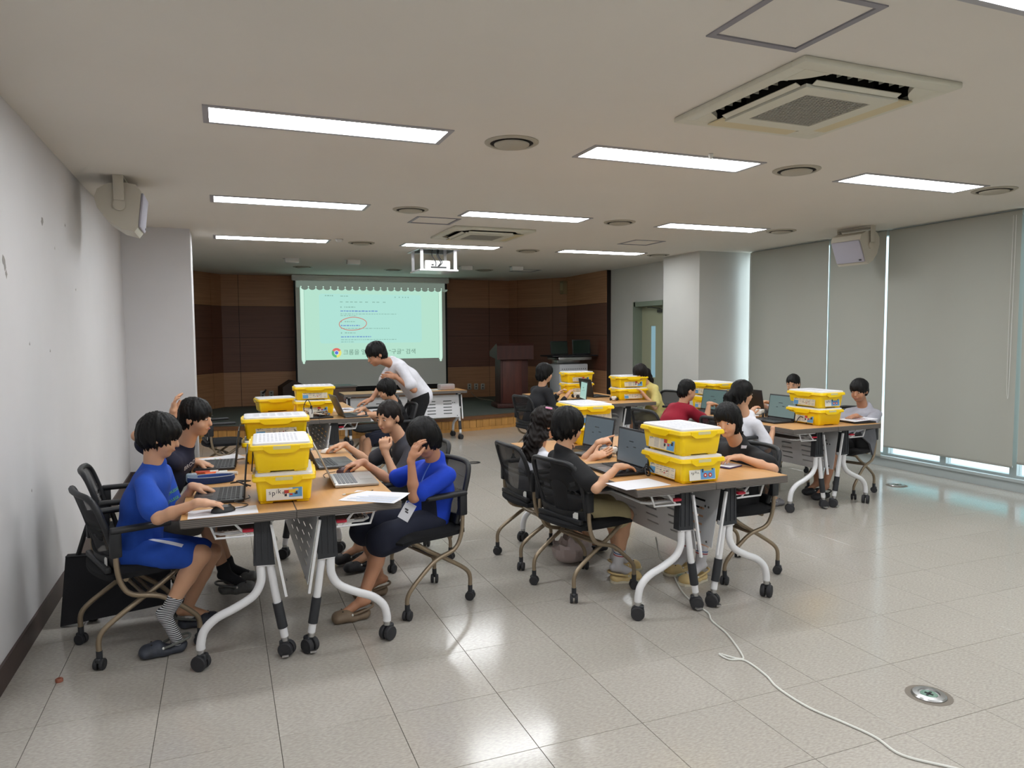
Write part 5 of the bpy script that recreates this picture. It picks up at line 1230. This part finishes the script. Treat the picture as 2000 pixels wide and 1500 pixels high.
    if pants:
        S = Field(ch)
        S.cone(pel-lat*.03*s, pel+lat*.03*s, .100*s*girth, .100*s*girth, .03); S.cone(pel, pel+spine*.16, .095*s*girth, .088*s*girth, .03, (lat, 1.38))
        for nm in 'LR':
            hip, kn, ank, toe = LG[nm]; se = shorts_end
            if pants.get('long'): S.cone(hip, kn, .090*s, .064*s, .03); S.cone(kn, ank+(kn-ank)*.08, .064*s, .052*s, .015)
            else: S.cone(hip, hip+(kn-hip)*se, .084*s, (.072*s if not pants.get('wide') else .092*s), .012)
        po = S.mesh('trousers' if pants.get('long') else 'shorts', pants['mat'], folds(fold*.9, 30, 5), t)
    if socks:
        for nm in 'LR':
            hip, kn, ank, toe = LG[nm]
            if legs.get(nm, {}).get('nosock'): continue
            S = Field(min(h, .006)); top = ank+(kn-ank)*socks.get('h', .25); S.cone(top, ank, .037*s+.002, .031*s+.002, .01); S.cone(ank, toe, .031*s, .026*s, .012); S.cone(ank, ank+(ank-toe)*.25-up*.02*s, .028*s, .026*s, .012)
            S.mesh('sock', socks['mat'], None, t)
    if shoes:
        for nm in 'LR':
            hip, kn, ank, toe = LG[nm]
            if legs.get(nm, {}).get('noshoe'): continue
            clog(t, ank, toe, shoes, s)
    for o in children(t): o.location = tuple(V3(o.location)-base)
    return t, AR, LG, H
def clog(parent, ank, toe, mt, s=1., ln=.225):
    ank, toe = V3(ank), V3(toe); d = toe-ank; d[2] = 0; d = unit(d); lt = np.cross((0, 0, 1), d)
    z0 = min(max(toe[2]-.035, 0), .05); hl = V3((ank[0], ank[1], 0))-d*.045*s; C_ = hl+V3((0, 0, z0))
    F = Field(.0055); P = lambda a, b, c: C_+d*a*s+lt*b*s+V3((0, 0, c))*s; k = ln/.225
    F.cone(P(.03, 0, .022), P(.10*k, 0, .020), .022*s, .022*s, .02, (lt, 1.7)); F.cone(P(.10*k, 0, .022), P(.185*k, 0, .026), .024*s, .028*s, .02, (lt, 1.75)); F.cone(P(.13*k, 0, .045), P(.175*k, 0, .036), .030*s, .026*s, .02, (lt, 1.45)); F.cone(P(.02, 0, .035), P(.05, 0, .035), .024*s, .022*s, .015, (lt, 1.4))
    F.ell(P(.055, 0, .075), V3((.055, .034, .045))*s, .008, np.stack([d, lt, V3((0, 0, 1))], 1), True)
    o = F.mesh('clog', mt['mat'], None, parent)
    st = M().use(mt.get('strap', mt['mat'])); pts = [P(.105, .040, .045), P(.06, .045, .058), P(.0, .036, .072), P(-.018, 0, .076), P(.0, -.036, .072), P(.06, -.045, .058), P(.105, -.040, .045)]
    st.tube([tuple(p) for p in pts], .0065*s, 8, smooth_path=5); q = st.obj('strap', parent)
    hs = M().use(mat('clog_hole', (36, 32, 28), .9))
    for a in (.13, .155, .18):
        for b in (-.022, 0, .022): p = P(a*k, b, .066 if a < .16 else .058-.002*abs(b)*100); hs.ball(tuple(p), (.0045*s, .0045*s, .003*s), 8, 4)
    hs.obj('vent_hole', parent, None)
    M().use(WHITEP).ball(tuple(P(.105, .041, .046)), .007*s, 8, 5).ball(tuple(P(.105, -.041, .046)), .007*s, 8, 5).obj('rivet', parent)
    if mt.get('sole'):
        sl = M().use(mt['sole']); pr = []
        for a, b in ((0, .0), (.01, .028), (.06, .034), (.12, .045), (.18, .046), (.215, .028), (.222, 0), (.215, -.028), (.18, -.046), (.12, -.045), (.06, -.034), (.01, -.028)): pr.append(P(a*k*1.03-.004, b*1.13, .0))
        sl.add([tuple(p+V3((0, 0, .001))) for p in pr]+[tuple(p+V3((0, 0, .016))) for p in pr], [tuple(range(12))[::-1], tuple(range(12, 24))]+[(i, (i+1) % 12, (i+1) % 12+12, i+12) for i in range(12)]); sl.obj('sole', parent, 30)
        for sg in (-1, 1):
            tx = text_mesh('lettering', 'crocs', .021, mat('teal_print', (70, 150, 142), .6), parent)
            p = P(.145, sg*.0525, .009); x_ax = d*(1 if sg < 0 else -1); tx.matrix_local = Matrix.Translation(tuple(p)) @ Matrix(((x_ax[0], 0, lt[0]*sg), (x_ax[1], 0, lt[1]*sg), (0, 1, 0))).to_4x4()
    return o
from mathutils.bvhtree import BVHTree
def decal(obj, u, v, body, size, material, slant=0., name='lettering', thick=.0003, geo=None):
    me = obj.data; bvh = BVHTree.FromPolygons([x.co for x in me.vertices], [tuple(p.vertices) for p in me.polygons])
    d = (AX*((u-1000)/FPX) - AY*((v-750)/FPX) + AF).normalized(); hit = bvh.ray_cast(Vector((0, 0, CH)), d)
    if hit[0] is None: return
    n = hit[1]; n = n if n.dot(d) < 0 else -n; n = (n-d*.6).normalized(); r = Vector((0, 0, 1)).cross(n).normalized(); up = n.cross(r)
    r2 = r*math.cos(slant)+up*math.sin(slant); up = n.cross(r2)
    if geo: vs, fs = geo
    else:
        o = text_mesh('tmp', body, size, material); vs = [tuple(x.co) for x in o.data.vertices]; fs = [tuple(p.vertices) for p in o.data.polygons]; bpy.data.objects.remove(o)
    out = []
    for x, y, z in vs:
        p = hit[0]+r2*x+up*y; q = bvh.ray_cast(p+n*.06, -n, .15); out.append(tuple((q[0] if q[0] else p)+n*(.0012+max(0, z)*2)))
    m = M().use(material); m.add(out, fs); o = m.obj(name, obj, None)
    return o
def child(t, nm): return [c for c in bpy.data.objects if c.parent == t and c.name.split('.')[0] == nm][0]
def gridrect(w, h, n=6):
    vs = [(-w/2+w*i/n, -h/2+h*j/n, 0) for i in range(n+1) for j in range(n+1)]; return vs, [(i*(n+1)+j, (i+1)*(n+1)+j, (i+1)*(n+1)+j+1, i*(n+1)+j+1) for i in range(n) for j in range(n)]
def cloth(nm, rgb, **k): return mat('cloth_'+nm, rgb, .88, noise_amt=.05, nscale=30, bump=.15, bscale=250, **k)
r2 = math.radians
BLUE = cloth('royal_blue', (30, 76, 176)); BLUE2 = cloth('bright_blue', (18, 62, 190)); NAVY = cloth('navy', (26, 30, 48)); NAVYS = cloth('navy_shirt', (22, 24, 46)); GREY = cloth('warm_grey', (112, 108, 104)); CHAR = cloth('charcoal', (58, 58, 66))
WHT = cloth('white', (224, 224, 232)); BLK = cloth('black', (20, 20, 23)); BEI = cloth('beige', (196, 184, 142)); DEN = cloth('denim', (98, 112, 128)); REDC = cloth('crimson', (150, 18, 44)); LGR = cloth('light_grey', (168, 168, 178)); YLW = cloth('pale_yellow', (214, 200, 128)); KHK = cloth('khaki_yellow', (176, 164, 110))
STR = stripes('striped_sock', (24, 24, 28), (214, 214, 218), 2, 105, .5, .85)
GCL = dict(mat=mat('clog_slate', (58, 62, 72), .6, noise_amt=.3, nscale=25), strap=mat('clog_strap_grey', (100, 102, 98), .6)); TCL = dict(mat=mat('clog_taupe', (122, 104, 84), .6)); BCL = dict(mat=mat('clog_cream', (212, 186, 132), .6), sole=mat('clog_sole', (214, 206, 184), .6)); DCL = dict(mat=mat('shoe_dark', (36, 36, 40), .6))
SKB = mat('white_sock', (208, 206, 210), .85)

# 1 boy in blue, nearest left
p1, A1, G1, H1 = person('boy in a royal blue T-shirt and striped socks, nearest the left wall',
    (-.425, 4.00, .50), at(303, 912, 3.98), at(311, 852, 3.95), r2(-12), hy=r2(4), hp=-.30, s=.97, h=.0052,
    R=dict(hand=(-.125, 3.575, .790), hint=(-.7, -.25, -1), fdir=(1, .06, -.16), mode='mouse'), L=dict(hand=at(377, 950, 4.0), hint=(-.3, .3, -1), fdir=(1, .0, -.25), mode='type'),
    legs=dict(R=dict(ank=at(322, 1203, 3.83), toe=at(350, 1258, 3.83), noshoe=1), L=dict(ank=(-.22, 4.14, .10), toe=(-.10, 4.16, .035), nosock=1)),
    shirt=dict(mat=BLUE), pants=dict(mat=BLUE), hair='bowl', socks=dict(mat=STR, h=.28), shoes=GCL)
c_ = clog(p1, (-.255, 3.835, .05), (-.38, 3.82, .035), GCL, 1.0); base1 = Vector(p1.location)
for o in children(p1):
    if o.location.length < 1e-6: o.location = -base1
sh = child(p1, 'shirt'); decal(sh, 334, 962, 'KNOWLEDGE', .019, mat('print_green', (110, 190, 70), .7), .35); decal(sh, 336, 977, 'COLLEGE', .019, mat('print_green', (110, 190, 70), .7), .35)
so = child(p1, 'shorts'); decal(so, 320, 1058, '', 0, WHT, -.42, 'side_stripe', geo=gridrect(.20, .018, 10))
# 2 boy in navy
p2, A2, G2_, H2 = person('boy in a navy lettered T-shirt and grey shorts, one hand behind his head', (-.44, 4.66, .50), at(360, 878, 4.62), at(382, 816, 4.58), r2(-10), hy=r2(-22), hp=-.15, s=.98, h=.006,
    R=dict(hand=at(338, 812, 4.5), hint=(-1, -.1, .12), fdir=(.1, 0, 1), palm=(1, 0, 0), mode='rest'), L=dict(hand=at(385, 903, 4.78), hint=(-.2, .4, -1), fdir=(1, -.1, -.3), mode='type'),
    legs=dict(R=dict(ank=(-.02, 4.50, .15), toe=(.09, 4.49, .07)), L=dict(ank=(.0, 4.80, .10), toe=(.12, 4.80, .035))), shirt=dict(mat=NAVYS), pants=dict(mat=GREY, wide=1), hair='short', socks=dict(mat=mat('dark_sock', (34, 34, 38), .9), h=.16), shoes=dict(mat=mat('clog_mottled', (92, 92, 90), .6, noise_amt=.3, nscale=30)))
decal(child(p2, 'shirt'), 371, 908, 'BROO', .038, mat('print_offwhite', (196, 196, 204), .7), .28)
# 3 child in blue shirt head on hand
p3, A3, G3_, H3 = person('child in a bright blue shirt with head bowed onto one hand', (1.085, 4.07, .50), at(852, 903, 4.0), at(828, 856, 3.95), r2(195), hy=r2(203), hp=-.65, s=.97, h=.0055,
    L=dict(hand=at(803, 898, 3.84), hint=(-1, -.25, -.9), fdir=(.35, .05, .9), palm=(1, .3, -.1), mode='rest'), R=dict(hand=(.765, 4.34, .790), hint=(.3, .3, -1), fdir=(-1, 0, -.16), mode='mouse'),
    legs=dict(L=dict(ank=(.665, 3.90, .10), toe=(.55, 3.895, .035)), R=dict(ank=(.83, 4.22, .10), toe=(.72, 4.22, .035))), shirt=dict(mat=BLUE2), pants=dict(mat=NAVY, wide=1), hair='girl', shoes=TCL, skin=SKIN2, shorts_end=1.0)
sh3 = child(p3, 'shirt')
decal(sh3, 838, 995, '', 0, NAVY, .05, 'side_panel', geo=gridrect(.09, .22, 16))
# 4 boy in charcoal
p4, A4, G4_, H4 = person('boy in a charcoal T-shirt with a round pin, touching his chest', (1.22, 4.88, .50), at(787, 862, 4.8), at(760, 815, 4.78), r2(190), hy=r2(214), hp=-.2, s=.98, h=.006,
    L=dict(hand=at(752, 882, 4.62), hint=(.3, -.2, -1), fdir=(-.1, .1, 1), palm=(.5, 1, 0), mode='fist'), R=dict(hand=(.775, 5.10, .790), hint=(.2, .2, -1), fdir=(-1, .02, -.15), mode='mouse'),
    shirt=dict(mat=CHAR), pants=dict(mat=BLK), hair='crop', shoes=DCL, hairm=HAIRB)
decal(child(p4, 'shirt'), 765, 879, '', 0, mat('pin_metal', (180, 176, 160), .3, metal=.8), 0, 'pin_badge', geo=([(0, 0, .002)]+[(.011*math.cos(k*PI/6), .011*math.sin(k*PI/6), 0) for k in range(12)], [(0, 1+k, 1+(k+1) % 12) for k in range(12)]))
# 5 teacher
p5, A5, G5_, H5 = person('teacher in a white T-shirt and black trousers bending over a table before the screen', (2.06, 8.0, .88), at(768, 708, 7.9), at(735, 692, 7.85), r2(182), hy=r2(190), hp=-.45, s=1.16, h=.0085, standing=True, shw=.155,
    L=dict(hand=at(772, 735, 7.72), hint=(1, -.1, .15), fdir=(-1, .1, -.1), palm=(0, 1, 0), mode='rest'), R=dict(hand=(1.435, 7.79, .80), hint=(.2, .2, -.3), fdir=(-1, 0, -.2), mode='mouse'),
    legs=dict(L=dict(ank=(2.06, 7.88, .09), toe=(1.92, 7.87, .03), hint=(-1, 0, 0)), R=dict(ank=(2.16, 8.13, .09), toe=(2.02, 8.13, .03), hint=(-1, 0, 0))), thigh=.35, shin=.35, shirt=dict(mat=WHT), pants=dict(mat=BLK, long=1), hair='short', shoes=DCL, skin=SKIN2)
# 6 boy with watch
p6, A6, G6_, H6 = person('boy with black hair and a wristwatch sitting beneath the bending teacher', (1.71, 7.62, .50), at(775, 790, 7.6), at(755, 761, 7.55), r2(182), hy=r2(186), hp=-.3, s=.98, h=.008,
    L=dict(hand=at(697, 810, 7.28), hint=(.2, -.2, -1), fdir=(-1, -.1, -.35), mode='rest'), R=dict(hand=(1.36, 7.6, .79), hint=(.2, .2, -1), fdir=(-1, 0, -.15), mode='type'), shirt=dict(mat=BLK), pants=dict(mat=NAVY), hair='bowl', shoes=DCL)
# 7 child in black, middle
p7, A7, G7_, H7 = person('child in a black T-shirt and beige shorts at the middle tables', (1.97, 3.89, .50), at(1099, 884, 3.88), at(1110, 832, 3.88), r2(-4), hy=r2(6), hp=-.25, s=.96, h=.0055,
    R=dict(hand=(2.085, 3.585, .790), hint=(-.9, -.6, -.7), fdir=(1, .1, -.05), mode='rest'), L=dict(hand=at(1160, 893, 4.1), hint=(-.3, .3, -1), fdir=(1, -.1, .3), palm=(-.2, -.6, 1), mode='open'),
    legs=dict(R=dict(ank=(2.25, 3.87, .10), toe=(2.365, 3.86, .035)), L=dict(ank=(2.36, 4.06, .10), toe=(2.475, 4.05, .035))), shirt=dict(mat=BLK), pants=dict(mat=BEI, wide=1), hair='girl', socks=dict(mat=SKB, h=.30), shoes=BCL)
decal(child(p7, 'shirt'), 1118, 946, '', 0, WHT, .3, 'sleeve_patch', geo=gridrect(.032, .024, 3))
# 8 curly girl in white
p8, A8, G8_, H8 = person('girl with long curly hair in a white T-shirt pointing at a laptop screen', (1.975, 4.52, .49), at(1048, 876, 4.48), at(1066, 828, 4.45), r2(5), hy=r2(0), hp=-.2, s=.93, h=.006,
    R=dict(hand=at(1170, 864, 4.16), hint=(-.1, -.2, -1), fdir=(1, -.12, .25), palm=(0, .3, -1), mode='point'), L=dict(hand=(2.18, 4.55, .80), hint=(-.2, .3, -1), fdir=(1, 0, -.2), mode='type'),
    shirt=dict(mat=WHT), pants=dict(mat=GREY), hair='curly', hairm=HAIRB, shoes=DCL)
PNK = mat('pink_hair_tie', (236, 160, 196), .5)
for q_ in (-1, 1): M().use(PNK).tube([tuple(H8(-.02+.02*math.cos(a), q_*.045+.02*math.sin(a), .118)-V3(p8.location)) for a in [k*PI/5 for k in range(11)]], .007, 6).obj('hair_tie', p8)
# 9 girl in black right
p9, A9, G9_, H9 = person('girl in a black T-shirt with a long ponytail, forearms resting on the middle tables', (3.11, 3.80, .50), at(1443, 866, 3.75), at(1421, 822, 3.7), r2(182), hy=r2(212), hp=-.2, hr=.1, s=.96, h=.0055,
    L=dict(hand=at(1446, 893, 3.56), hint=(.8, -.5, -.2), fdir=(-1, .2, .0), mode='rest'), R=dict(hand=(2.89, 3.88, .79), hint=(.8, .5, -.2), fdir=(-.8, -.6, -.05), mode='rest'),
    legs=dict(L=dict(ank=(2.74, 3.69, .10), toe=(2.63, 3.67, .035)), R=dict(ank=(2.76, 3.88, .10), toe=(2.65, 3.86, .035))), shirt=dict(mat=BLK), pants=dict(mat=BLK, long=0), hair='pony', socks=dict(mat=SKB, h=.34), shoes=BCL)
decal(child(p9, 'shirt'), 1453, 873, '', 0, mat('print_offwhite', (196, 196, 204), .7), 0, 'chest_print', geo=gridrect(.035, .022, 3))
for p_, g_ in ((p7, G7_), (p9, G9_)):
    for q in 'LR':
        k_, a_ = g_[q][1], g_[q][2]
        for f_, c_ in ((.22, 'red'), (.26, 'blue')):
            c0 = a_+(k_-a_)*f_-V3(p_.location); c1 = a_+(k_-a_)*(f_+.018)-V3(p_.location); r0 = .031*.96+(.037*.96+.002-.031*.96)*f_/.32+.0016
            M().use(mat('sock_stripe_'+c_, (170, 60, 66) if c_ == 'red' else (70, 96, 150), .85)).tube([tuple(c0), tuple(c1)], r0+.001, 14).obj('sock_stripe', p_)
# 10 girl in denim
p10, A10, G10_, H10 = person('girl with black ponytail in a white T-shirt and denim shorts', (4.17, 5.18, .50), at(1460, 815, 5.1), at(1450, 768, 5.08), r2(5), hy=r2(-8), hp=-.15, s=.97, h=.007,
    R=dict(hand=at(1511, 836, 4.98), hint=(-.1, -.2, -1), fdir=(1, 0, -.05), mode='type'), L=dict(hand=(4.5, 5.35, .79), hint=(-.2, .3, -1), mode='type'), legs=dict(R=dict(ank=(4.50, 5.08, .1), toe=(4.62, 5.08, .035)), L=dict(ank=(4.52, 5.3, .1), toe=(4.64, 5.3, .035))), shirt=dict(mat=WHT), pants=dict(mat=DEN, wide=1), hair='pony', shoes=dict(mat=mat('shoe_grey', (128, 126, 130), .6)))
p11, A11, G11_, H11 = person('boy in a crimson T-shirt leaning over the left side of the right-hand tables', (4.05, 6.05, .50), at(1335, 790, 6.05), at(1342, 763, 6.02), r2(3), hy=r2(-5), hp=-.2, s=.98, h=.008,
    R=dict(hand=at(1385, 788, 6.0), hint=(-.1, -.3, -1), fdir=(1, 0, -.1), mode='type'), shirt=dict(mat=REDC), pants=dict(mat=NAVY), hair='crop', shoes=DCL)
p12, A12, G12_, H12 = person('boy in a light grey shirt over a booklet, rightmost of the seated children', (5.61, 5.27, .50), at(1690, 798, 5.2), at(1678, 763, 5.18), r2(193), hy=r2(200), hp=-.25, s=.97, h=.007,
    L=dict(hand=at(1672, 812, 4.95), hint=(.3, -.3, -1), fdir=(-1, 0, -.15), mode='rest'), R=dict(hand=(5.42, 5.3, .79), hint=(.3, .3, -1), mode='rest'), legs=dict(L=dict(ank=(5.20, 5.12, .11), toe=(5.08, 5.1, .035)), R=dict(ank=(5.28, 5.3, .1), toe=(5.16, 5.3, .035))), shirt=dict(mat=LGR), pants=dict(mat=BLK), hair='short', shoes=DCL, skin=SKIN2)
p13, A13, G13_, H13 = person('boy with short black hair in a pale shirt, farthest back before the blinds', (5.78, 6.32, .50), at(1552, 776, 6.3), at(1549, 750, 6.28), r2(184), hy=r2(212), hp=-.25, s=.95, h=.008, shirt=dict(mat=LGR), pants=dict(mat=NAVY), hair='crop', shoes=DCL, R=dict(hand=(5.5, 6.4, .79), hint=(.3, .3, -1)), L=dict(hand=(5.5, 6.2, .79), hint=(.3, -.3, -1)))
p14, A14, G14_, H14 = person('person all in black with long dark hair at the far middle tables', (3.50, 8.05, .50), at(1060, 756, 8.05), at(1064, 729, 8.02), r2(8), hy=r2(5), hp=-.15, s=1.04, h=.009, shirt=dict(mat=cloth('soft_black', (28, 28, 32)), long=1), pants=dict(mat=BLK, long=1), hair='girl', shoes=DCL, R=dict(hand=(3.82, 7.8, .80), hint=(-.2, -.3, -1), mode='type'), L=dict(hand=(3.85, 8.1, .8), hint=(-.2, .3, -1), mode='type'))
p15, A15, G15_, H15 = person('girl in a pale yellow T-shirt and shorts with a dark ponytail near the door', (5.10, 7.80, .52), at(1262, 750, 7.8), at(1250, 729, 7.74), r2(186), hy=r2(196), hp=-.5, s=.98, h=.008, shirt=dict(mat=YLW), pants=dict(mat=KHK, wide=1), hair='pony', hairm=HAIRB, shoes=DCL, L=dict(hand=at(1258, 771, 7.66), hint=(.3, -.3, -1), mode='rest'), R=dict(hand=(4.85, 7.95, .79), hint=(.3, .3, -1)))

# worn and held things
w = A6['L'][2]; e = A6['L'][1]; dv = Vector(tuple(unit(w-e)))
t = thing('wristwatch', 'dark square watch on the wrist of the boy under the teacher', 'watch', tuple(w-(w-e)*.12), 0); Rq = dv.to_track_quat('X', 'Z').to_matrix()
k = M().use(BLACKP).lathe([(.024, -.011), (.0275, -.010), (.0275, .010), (.024, .011)], (0, 0, 0), 18, 'x'); k.v = [tuple(Rq @ Vector(q)) for q in k.v]; k.obj('band', t)
k = M().use(CHROME).rbox((0, -.014, .022), (.036, .026, .012), .004); k.v = [tuple(Rq @ Vector(q)) for q in k.v]; k.obj('case', t)
t = thing('name_badge', 'white card name badge hanging from a lanyard before the child in bright blue', 'name badge', tuple(at(795, 992, 3.86)), 0)
k = M().use(PAPER).box((0, 0, -.02), (.003, .065, .10), Matrix.Rotation(.55, 3, 'Y') @ Matrix.Rotation(1.0, 3, 'Z')); k.obj('card', t, None)
k = M().use(LABK)
for j in range(3): k.box((-.002, 0, -.04+.016*j), (.0036, .02, .007), Matrix.Rotation(.55, 3, 'Y') @ Matrix.Rotation(1.0, 3, 'Z'))
k.obj('print', t, None)
nk = Vector(tuple(at(840, 905, 3.86)))-t.location
M().use(mat('lanyard_blue', (60, 90, 170), .8)).tube([(0, 0, .03), (.05, -.04, .10), tuple(nk*.75), tuple(nk)], .0035, 6, smooth_path=5).obj('lanyard', t)
t = thing('tissue_bundle', 'hanging cloth and dark jacket on the chair arm at the right end', 'jacket', (5.62, 5.03, .55), 0)
k = M().use(cloth('grey_jacket', (110, 112, 118))).prism([(-.10, .07), (.08, .10), (.10, -.02), (.06, -.16), (.02, -.05), (-.08, .02)], -.012, .012, 'y'); k.obj('cloth_fold', t, 20)
k = M().use(BLK).rbox((0, .1, -.03), (.20, .16, .16), .05, 3); k.obj('jacket', t)
